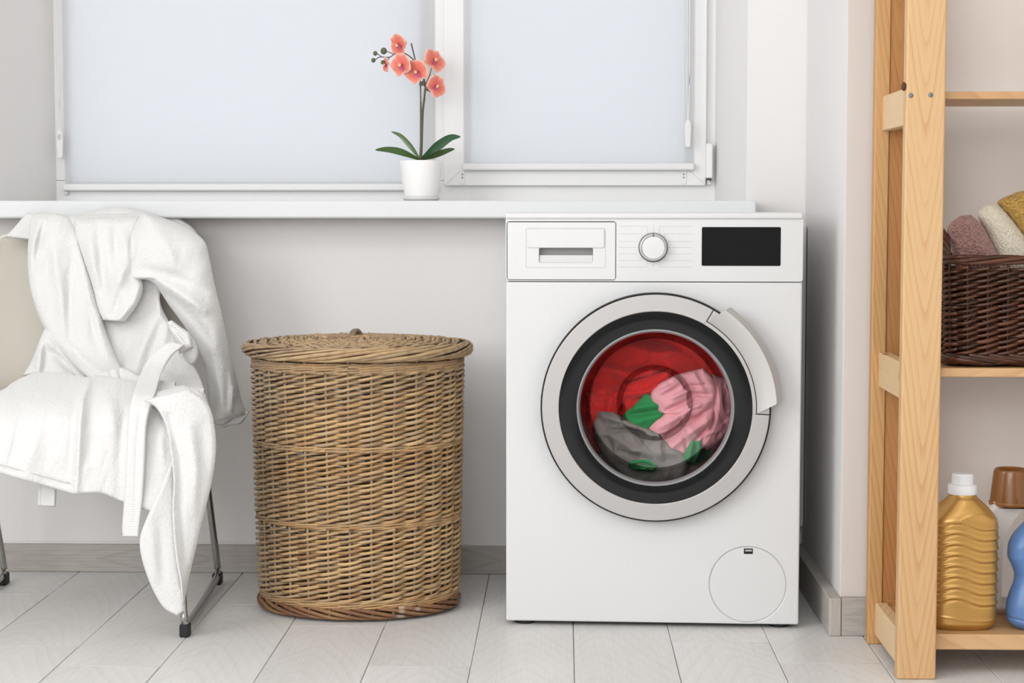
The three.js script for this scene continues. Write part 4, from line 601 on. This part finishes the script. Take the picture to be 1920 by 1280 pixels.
    const gg = new THREE.BufferGeometry(); gg.setAttribute('position', new THREE.Float32BufferAttribute(pos, 3)); gg.setAttribute('color', new THREE.Float32BufferAttribute(col, 3)); gg.setIndex(idx); gg.computeVertexNormals(); return gg;
  };
  const flower = (u, v, r, spin, yaw, pitch, dz) => {
    const f = new THREE.Group(); f.name = numbered('flower'); f.position.copy(loc(u, v, dz)); f.rotation.set(pitch, yaw, spin, 'YXZ'); g.add(f); const R = r / 790;
    for (const a of [0, 2.25, -2.25]) part('petal', petal(R * 1.0, R * 0.50, R * 0.12).rotateZ(a), petalM, f);
    for (const a of [1.25, -1.25]) part('petal', petal(R * 1.04, R * 0.86, R * 0.22).rotateZ(a).translate(0, 0, 0.0012), petalM, f);
    part('lip', [petal(R * 0.48, R * 0.2, R * 0.34, magenta, srgb(232, 130, 170)).rotateZ(Math.PI), petal(R * 0.3, R * 0.16, R * 0.4, magenta, yellow).rotateZ(1.9), petal(R * 0.3, R * 0.16, R * 0.4, magenta, yellow).rotateZ(-1.9)].map((x) => x.translate(0, 0, 0.002)).reduce((a, b) => mergeGeometries([a, b])), petalM, f);
    part('column', new THREE.SphereGeometry(R * 0.13, 12, 8).scale(1, 1.2, 1.3).translate(0, R * 0.02, R * 0.2), std(srgb(236, 196, 150), 0.6), f);
  };
  flower(748, 84, 22.6, 0.9, -0.75, 0.35, 0.020); flower(753, 122, 24, 0.3, -0.65, 0.15, 0.026); flower(782, 135, 24.5, 0.45, -0.4, 0.2, 0.022);
  flower(814, 114, 24, -0.6, 0.75, -0.3, -0.004); flower(817, 162, 22, -0.8, 0.7, 0.1, 0.014); flower(724, 121, 15, 0.9, -1.15, 0.1, 0.006);
}
// ------------------------------------------------------------------ chair
{
  const C = [-1.052, 0, 0.40], g = thing('chair', 'beige shell chair with chrome sled legs under the white bathrobe', 'chair', C);
  const prof = [[0.115, 0.792], [0.135, 0.74], [0.165, 0.65], [0.195, 0.56], [0.222, 0.497], [0.262, 0.462], [0.34, 0.449], [0.46, 0.452], [0.56, 0.455], [0.605, 0.448], [0.625, 0.43]];
  const f = (t) => cat(prof, t), n = 90, m = 40, W = 0.227, pos = [], uv = [], idx = [], half = 0.0045, tot = 1.02;
  const sheet = (t, s, o) => {
    const [z, y] = f(t), [z2, y2] = f(Math.min(1, t + 0.01)), [z1, y1] = f(Math.max(0, t - 0.01)), l = Math.hypot(z2 - z1, y2 - y1), nz = -(y2 - y1) / l, ny = (z2 - z1) / l;
    const r = 0.03, dT = Math.min(t, 1 - t) * tot, hw = W - (dT < r ? r - Math.sqrt(r * r - (r - dT) ** 2) : 0), curl = 0.016 * Math.abs(s) ** 5;
    return V(s * hw, y + ny * (o + curl), z + nz * (o + curl) - C[2]);
  };
  for (const o of [half, -half]) for (let j = 0; j <= n; j++) for (let i = 0; i <= m; i++) { const p = sheet(j / n, i / m * 2 - 1, o); pos.push(p.x, p.y, p.z); uv.push(i / m * 0.5, j / n); }
  const row = m + 1, off = (n + 1) * row;
  for (let j = 0; j < n; j++) for (let i = 0; i < m; i++) { const a = j * row + i, b = a + off; idx.push(a, a + row, a + 1, a + 1, a + row, a + row + 1, b, b + 1, b + row, b + 1, b + row + 1, b + row); }
  const G = new THREE.BufferGeometry(); G.setAttribute('position', new THREE.Float32BufferAttribute(pos, 3)); G.setAttribute('uv', new THREE.Float32BufferAttribute(uv, 2)); G.setIndex(idx); G.computeVertexNormals();
  const shell = part('seat_shell', G, M.chairShell, g);
  const rimPts = []; for (let j = 0; j <= 60; j++) rimPts.push(sheet(j / 60, -1, 0)); for (let i = 1; i < 30; i++) rimPts.push(sheet(1, i / 15 - 1, 0)); for (let j = 60; j >= 0; j--) rimPts.push(sheet(j / 60, 1, 0)); for (let i = 29; i > 0; i--) rimPts.push(sheet(0, i / 15 - 1, 0)); rimPts.push(rimPts[0].clone());
  const rc = new THREE.CatmullRomCurve3(rimPts, false, 'centripetal'); part('shell_rim', rod((t) => rc.getPoint(t), 420, half + 0.0012, 8), phys(srgb(214, 208, 198), 0.45), shell);  // rim coloured lighter than the shell, in place of light caught on the edge
  for (const s of [1, -1]) {
    const X = (x) => (s > 0 ? x + 1.052 : -1.052 - x), zz = (z) => z - C[2], r = 0.0078;
    const pts = s > 0 ? [V(X(-0.80), 0.436, zz(0.54)), V(X(-0.762), 0.06, zz(0.655)), V(X(-0.758), 0.026, zz(0.660)), V(X(-0.760), 0.0185, zz(0.645)), V(X(-0.789), 0.0185, zz(0.165)), V(X(-0.790), 0.026, zz(0.142)), V(X(-0.791), 0.06, zz(0.150)), V(X(-0.80), 0.25, zz(0.205)), V(X(-0.802), 0.440, zz(0.262))]
      : [V(-0.215, 0.436, zz(0.54)), V(-0.242, 0.06, zz(0.655)), V(-0.244, 0.026, zz(0.660)), V(-0.243, 0.0185, zz(0.645)), V(-0.226, 0.0185, zz(0.185)), V(-0.226, 0.028, zz(0.160)), V(-0.227, 0.06, zz(0.166)), V(-0.234, 0.25, zz(0.215)), V(-0.214, 0.440, zz(0.262))];
    part('sled_leg', rod(curve(pts), 240, r, 12), M.chrome, g);
    for (const k of [2, 5]) { const p = pts[k]; part('glide', rbox(0.0195, 0.026, k === 2 ? 0.026 : 0.034, 0.003, p.x, 0.013, p.z + (k === 2 ? -0.002 : 0.004)), M.rubber, g); }
  }
  part('cross_tube', rod((t) => V(lerp(-0.215, 0.250, t), 0.436, 0.14), 8, 0.0075, 10), M.chrome, g); part('cross_tube', rod((t) => V(lerp(-0.214, 0.250, t), 0.438, -0.138), 8, 0.0075, 10), M.chrome, g);
}
// ------------------------------------------------------------------ bathrobe thrown over the chair
{
  const O = V(-0.95, 0.45, 0.40), g = thing('bathrobe', 'white terry bathrobe draped over the back and seat of the chair', 'bathrobe', O.toArray());
  const add = (name, o, mat = M.robe, parent = g) => part(name, cloth({ origin: O, ...o }), mat, parent);
  const bodyZ = [[385, 0.135], [395, 0.165], [420, 0.205], [470, 0.232], [600, 0.275], [660, 0.315], [700, 0.365], [730, 0.44], [760, 0.53]];
  const bz = (v) => piecewise(bodyZ, v), soft = (u, v) => 0.003 * fbm(u * 0.02, v * 0.02, 4, 2) + 0.006 * fbm(u * 0.034 + 0.01 * v, v * 0.007, 8, 3);
  // back of the robe hanging behind the backrest
  add('back_panel', { L: [[62, 400], [60, 440], [64, 520], [70, 600]], R: [[330, 404], [372, 440], [384, 520], [384, 600]], z: (u, v) => 0.098 - (v - 400) * 0.0001, fat: 0.010, edge: 12, nu: 30, nv: 30 });
  // torso
  add('body', { L: [[66, 410], [62, 440], [56, 500], [64, 570], [90, 630], [130, 690], [160, 730], [170, 770]], R: [[300, 408], [318, 440], [316, 500], [300, 560], [318, 605], [340, 655], [372, 700], [392, 762]], z: (u, v) => bz(v) - 0.012 + soft(u, v) - 0.05 * smooth(400, 386, v), fat: 0.014, edge: 16, nu: 90, nv: 120,
    folds: [[0.018, 9, [300, 560, 300, 590, 318, 610]], [0.026, 13, [290, 600, 268, 650, 252, 700, 240, 720]], [-0.016, 10, [240, 640, 225, 690]], [0.012, 9, [310, 615, 305, 650, 290, 690]], [0.014, 10, [300, 700, 340, 720, 385, 755]], [-0.012, 7, [250, 742, 300, 745, 345, 735]], [0.012, 8, [260, 728, 320, 728, 350, 736]]] });
  // crown over the top of the backrest
  add('shoulder', { L: [[120, 404], [100, 412], [98, 440], [120, 480]], R: [[262, 398], [330, 418], [345, 450], [300, 490]], z: (u, v) => bz(v) + 0.012, fat: 0.016, edge: 26, nu: 60, nv: 50, folds: [[0.01, 14, [190, 400, 170, 470]], [-0.01, 10, [150, 400, 140, 470]], [0.01, 14, [230, 400, 225, 480]]] });
  add('top_roll', { L: [[60, 402], [80, 398], [122, 407], [150, 400], [188, 391], [225, 387], [262, 394], [300, 407], [335, 426]], R: [[62, 436], [90, 436], [120, 440], [150, 440], [190, 440], [225, 440], [258, 445], [292, 450], [322, 462]], z: (u, v, s) => 0.150 + 0.055 * s, fat: 0.030, edge: 24, nu: 40, nv: 110, folds: [[-0.012, 8, [120, 405, 118, 440]], [0.008, 10, [100, 400, 96, 440]]] });
  add('collar_flap', { L: [[50, 398], [32, 420], [10, 444]], R: [[72, 402], [68, 425], [60, 450]], z: (u, v) => 0.150 + (v - 398) * 0.0006, fat: 0.008, edge: 8, nu: 30, nv: 30 });
  // left front with its long lapel
  add('lapel', { L: [[88, 397], [62, 404], [54, 440], [52, 500], [60, 555], [80, 605], [108, 650], [146, 692], [172, 714]], R: [[128, 404], [140, 420], [152, 470], [172, 530], [186, 580], [202, 630], [218, 670], [230, 696], [236, 712]], z: (u, v, s) => bz(v) + 0.018 + 0.012 * Math.sin(Math.PI * s) + soft(u, v), fat: 0.013, edge: 15, nu: 80, nv: 130,
    folds: [[0.016, 9, [82, 400, 66, 450, 56, 510]], [-0.018, 7, [80, 420, 74, 450, 68, 480]], [0.012, 10, [100, 470, 116, 560, 120, 620]], [-0.011, 9, [92, 470, 86, 530]], [-0.012, 10, [134, 470, 130, 560, 132, 640]], [0.012, 9, [148, 450, 168, 560, 200, 660]], [-0.010, 8, [170, 580, 178, 640]], [0.01, 9, [120, 640, 160, 680, 200, 705]]] });
  // right chest with the slack armhole fold
  add('chest_fold', { L: [[140, 410], [142, 440], [158, 490], [174, 540], [183, 576], [193, 600]], R: [[262, 404], [254, 440], [252, 485], [268, 536], [258, 570], [234, 603]], z: (u, v, s) => bz(v) + 0.028 + 0.014 * Math.sin(Math.PI * s) + soft(u, v), fat: 0.014, edge: 18, nu: 80, nv: 90,
    folds: [[-0.012, 9, [185, 420, 190, 500, 200, 570]], [0.012, 11, [165, 440, 180, 530]], [-0.008, 8, [215, 430, 218, 500]], [0.02, 12, [240, 492, 226, 515, 222, 560]], [-0.016, 9, [226, 540, 214, 590]], [0.016, 8, [262, 535, 252, 568, 222, 602, 205, 606]], [0.012, 9, [232, 440, 240, 480]]] });
  // sleeve falling outside the backrest
  const sleeve = { L: [[262, 402], [246, 430], [240, 480], [240, 520], [284, 528], [318, 574], [350, 618], [372, 656], [386, 690], [390, 740], [393, 792]], R: [[278, 399], [334, 419], [380, 448], [393, 484], [401, 525], [413, 575], [423, 622], [433, 668], [443, 706], [452, 745], [463, 778]] };
  const slv = add('sleeve', { ...sleeve, z: (u, v, s) => piecewise([[400, 0.20], [470, 0.262], [560, 0.268], [680, 0.245], [800, 0.225]], v) + 0.034 * Math.sin(Math.PI * clamp(s, 0, 1)) + soft(u, v), fat: 0.022, edge: 24, nu: 90, nv: 150,
    folds: [[0.014, 9, [250, 425, 250, 480, 244, 505]], [-0.012, 5, [252, 425, 252, 478, 240, 500]], [0.020, 10, [246, 522, 300, 530, 350, 560, 384, 580]], [-0.014, 12, [270, 505, 330, 520, 380, 545]], [-0.012, 10, [320, 555, 365, 600, 395, 640]], [0.010, 12, [300, 440, 330, 500]], [0.012, 9, [398, 690, 412, 740, 420, 785]], [-0.014, 6, [392, 690, 402, 730, 398, 780]], [-0.012, 7, [425, 700, 430, 760]], [0.012, 6, [436, 730, 432, 770]]] });
  add('cuff', { L: [[392, 782], [400, 791], [414, 796], [424, 790], [438, 778], [449, 762]], R: [[396, 797], [404, 798], [418, 802], [432, 797], [452, 794], [468, 772]], z: () => 0.232, fat: 0.016, edge: 7, nu: 20, nv: 60, folds: [[-0.008, 3, [420, 794, 446, 770]]] }, M.robe, slv);
  // bunched lining at the left of the waist
  add('left_bunch', { L: [[88, 606], [73, 640], [59, 676], [42, 704]], R: [[98, 618], [120, 650], [148, 690], [176, 722]], z: (u, v) => 0.290 + (v - 612) * 0.0006, fat: 0.018, edge: 16, nu: 60, nv: 50, folds: [[0.016, 8, [76, 640, 74, 680, 70, 705]], [-0.020, 9, [100, 660, 130, 690, 160, 710]], [0.014, 8, [90, 640, 105, 660]], [-0.012, 6, [86, 650, 84, 690]]] });
  // skirt over the seat and its front edge
  const skZ = [[640, 0.31], [680, 0.385], [700, 0.445], [720, 0.51], [740, 0.566], [760, 0.610], [785, 0.644], [815, 0.662], [860, 0.670], [960, 0.675]];
  const hem = [[-70, 868], [0, 887], [40, 899], [85, 911], [130, 924], [146, 926], [190, 925], [228, 940], [290, 962], [340, 975]], topE = [[-70, 748], [0, 732], [25, 716], [62, 700], [110, 698], [160, 706], [190, 704], [240, 712], [320, 722], [384, 728]];
  const sk = add('skirt', { L: topE, R: hem, z: (u, v, s) => piecewise(skZ, v - 10 * smooth(120, -60, u)) + 0.004 * Math.sin(u * 0.05) * s + soft(u, v), fat: 0.007, edge: 7, nu: 110, nv: 190,
    folds: [[0.020, 7, [166, 716, 155, 745, 150, 800, 146, 870, 142, 926]], [-0.018, 11, [178, 735, 168, 800, 168, 860]], [-0.010, 10, [140, 735, 136, 820, 128, 900]], [0.008, 14, [80, 760, 60, 850, 44, 895]], [-0.008, 12, [40, 770, 24, 870]], [0.007, 10, [110, 780, 96, 880]], [0.012, 14, [215, 712, 205, 745, 210, 800]], [-0.010, 10, [232, 770, 226, 860, 224, 930]], [0.010, 10, [300, 790, 306, 880]]] });
  add('hem_seam', { L: [[-60, 856], [0, 869], [40, 880], [85, 892], [130, 904]], R: [[-60, 858], [0, 871], [40, 882], [85, 894], [130, 906]], z: (u, v) => piecewise(skZ, v) + 0.010 + 0.004 * Math.sin(u * 0.05), fat: 0.003, edge: 2, nu: 4, nv: 40 }, M.robe, sk);
  // hip at the right, above the hanging corner
  add('hip', { L: [[262, 742], [282, 748], [300, 768], [312, 800], [318, 830]], R: [[344, 722], [376, 734], [392, 760], [402, 800], [406, 842]], z: (u, v) => piecewise([[720, 0.56], [745, 0.635], [780, 0.672], [850, 0.684]], v) - 0.03 * smooth(370, 405, u), fat: 0.014, edge: 14, nu: 70, nv: 70, folds: [[0.008, 12, [345, 728, 350, 760, 340, 820]], [-0.006, 9, [362, 740, 376, 770, 392, 800]], [0.006, 9, [300, 752, 316, 790]]] });
  // corner of the front hanging towards the floor: an outer and an inner face along one ridge
  add('hanging_corner', { L: [[322, 862], [302, 912], [272, 978], [262, 1014], [267, 1052], [284, 1100], [306, 1138], [332, 1154]], R: [[330, 862], [328, 912], [328, 978], [330, 1014], [334, 1052], [340, 1092], [346, 1122], [346, 1146]], z: (u, v, s) => 0.694 - 0.012 * s, fat: 0.008, edge: 9, nu: 50, nv: 110, folds: [[-0.008, 12, [300, 980, 306, 1090]], [0.006, 14, [286, 1000, 292, 1080]]] });
  add('hanging_corner', { L: [[268, 750], [294, 766], [312, 802], [320, 850], [325, 900], [323, 950], [325, 1000], [330, 1050], [338, 1092], [343, 1130]], R: [[354, 728], [390, 757], [403, 802], [405, 852], [396, 910], [382, 966], [369, 1022], [358, 1068], [350, 1104], [346, 1134]], z: (u, v, s) => 0.706 - 0.030 * s * s, fat: 0.009, edge: 9, nu: 60, nv: 130, folds: [[0.012, 5, [300, 772, 318, 830, 326, 900, 323, 960, 328, 1030, 341, 1110]], [-0.010, 7, [318, 780, 338, 860, 340, 960, 346, 1050]], [0.008, 10, [356, 800, 368, 880, 362, 960]], [-0.005, 11, [380, 800, 384, 870]], [-0.005, 10, [354, 960, 352, 1050]]] });
  // sash gathered at the waist, its knot and its two hanging ends
  const belt = add('belt', { L: [[172, 706], [176, 702], [190, 696], [214, 690], [236, 690], [262, 704], [290, 712], [330, 716]], R: [[172, 718], [180, 726], [196, 722], [216, 720], [240, 722], [262, 730], [292, 730], [328, 728]], z: (u, v) => bz(v) + 0.075 + 0.02 * smooth(230, 330, u), fat: 0.016, edge: 10, nu: 30, nv: 80, folds: [[-0.008, 3, [205, 688, 214, 722]], [0.008, 4, [214, 690, 222, 720]], [-0.008, 3, [224, 692, 230, 722]]] });
  const rib = M.robe.clone(); rib.bumpMap = tex(256, 256, (x, y) => [128 + 70 * Math.sin(y * Math.PI * 2 * 24) * (0.6 + 0.4 * noise3(x * 20, y * 30, 1)) + 40 * noise3(x * 90, y * 90, 4)], [8, 8], false); rib.bumpScale = 0.0009;
  add('belt_end', { L: [[320, 640], [300, 650], [276, 676], [258, 715], [244, 760], [239, 800], [237, 860], [233, 930], [229, 985], [230, 1006]], R: [[346, 646], [322, 668], [303, 700], [292, 735], [282, 764], [275, 800], [272, 860], [268, 930], [262, 985], [260, 1007]], z: (u, v, s) => piecewise([[640, 0.425], [680, 0.47], [715, 0.56], [745, 0.66], [775, 0.690], [820, 0.690], [1010, 0.690]], v), fat: 0.0075, edge: 5, nu: 36, nv: 150, folds: [[-0.0025, 3, [265, 750, 256, 830, 252, 980]], [0.008, 8, [322, 655, 292, 700]]] }, rib, belt);
  add('belt_end', { L: [[72, 884], [71, 920], [70, 948]], R: [[106, 884], [106, 920], [104, 950]], z: () => 0.615, fat: 0.005, edge: 4, nu: 24, nv: 40, folds: [[0.003, 2, [75, 890, 74, 945]], [0.003, 2, [102, 890, 101, 946]]] }, rib, belt);
  add('belt_knot', { L: [[312, 604], [318, 618], [330, 640], [336, 664]], R: [[322, 600], [338, 612], [356, 626], [362, 652]], z: (u, v) => 0.400, fat: 0.016, edge: 10, nu: 30, nv: 40, folds: [[-0.008, 3, [322, 612, 350, 640]], [0.006, 5, [330, 625, 352, 655]]] }, rib, belt);
  add('belt_loop', { L: [[338, 624], [336, 648], [346, 672], [356, 684]], R: [[352, 622], [366, 640], [372, 664], [366, 682]], z: (u, v) => 0.375, fat: 0.018, edge: 12, nu: 30, nv: 40 }, M.robe, belt);
}
renderer.shadowMap.enabled = true;
renderer.render(scene, camera);
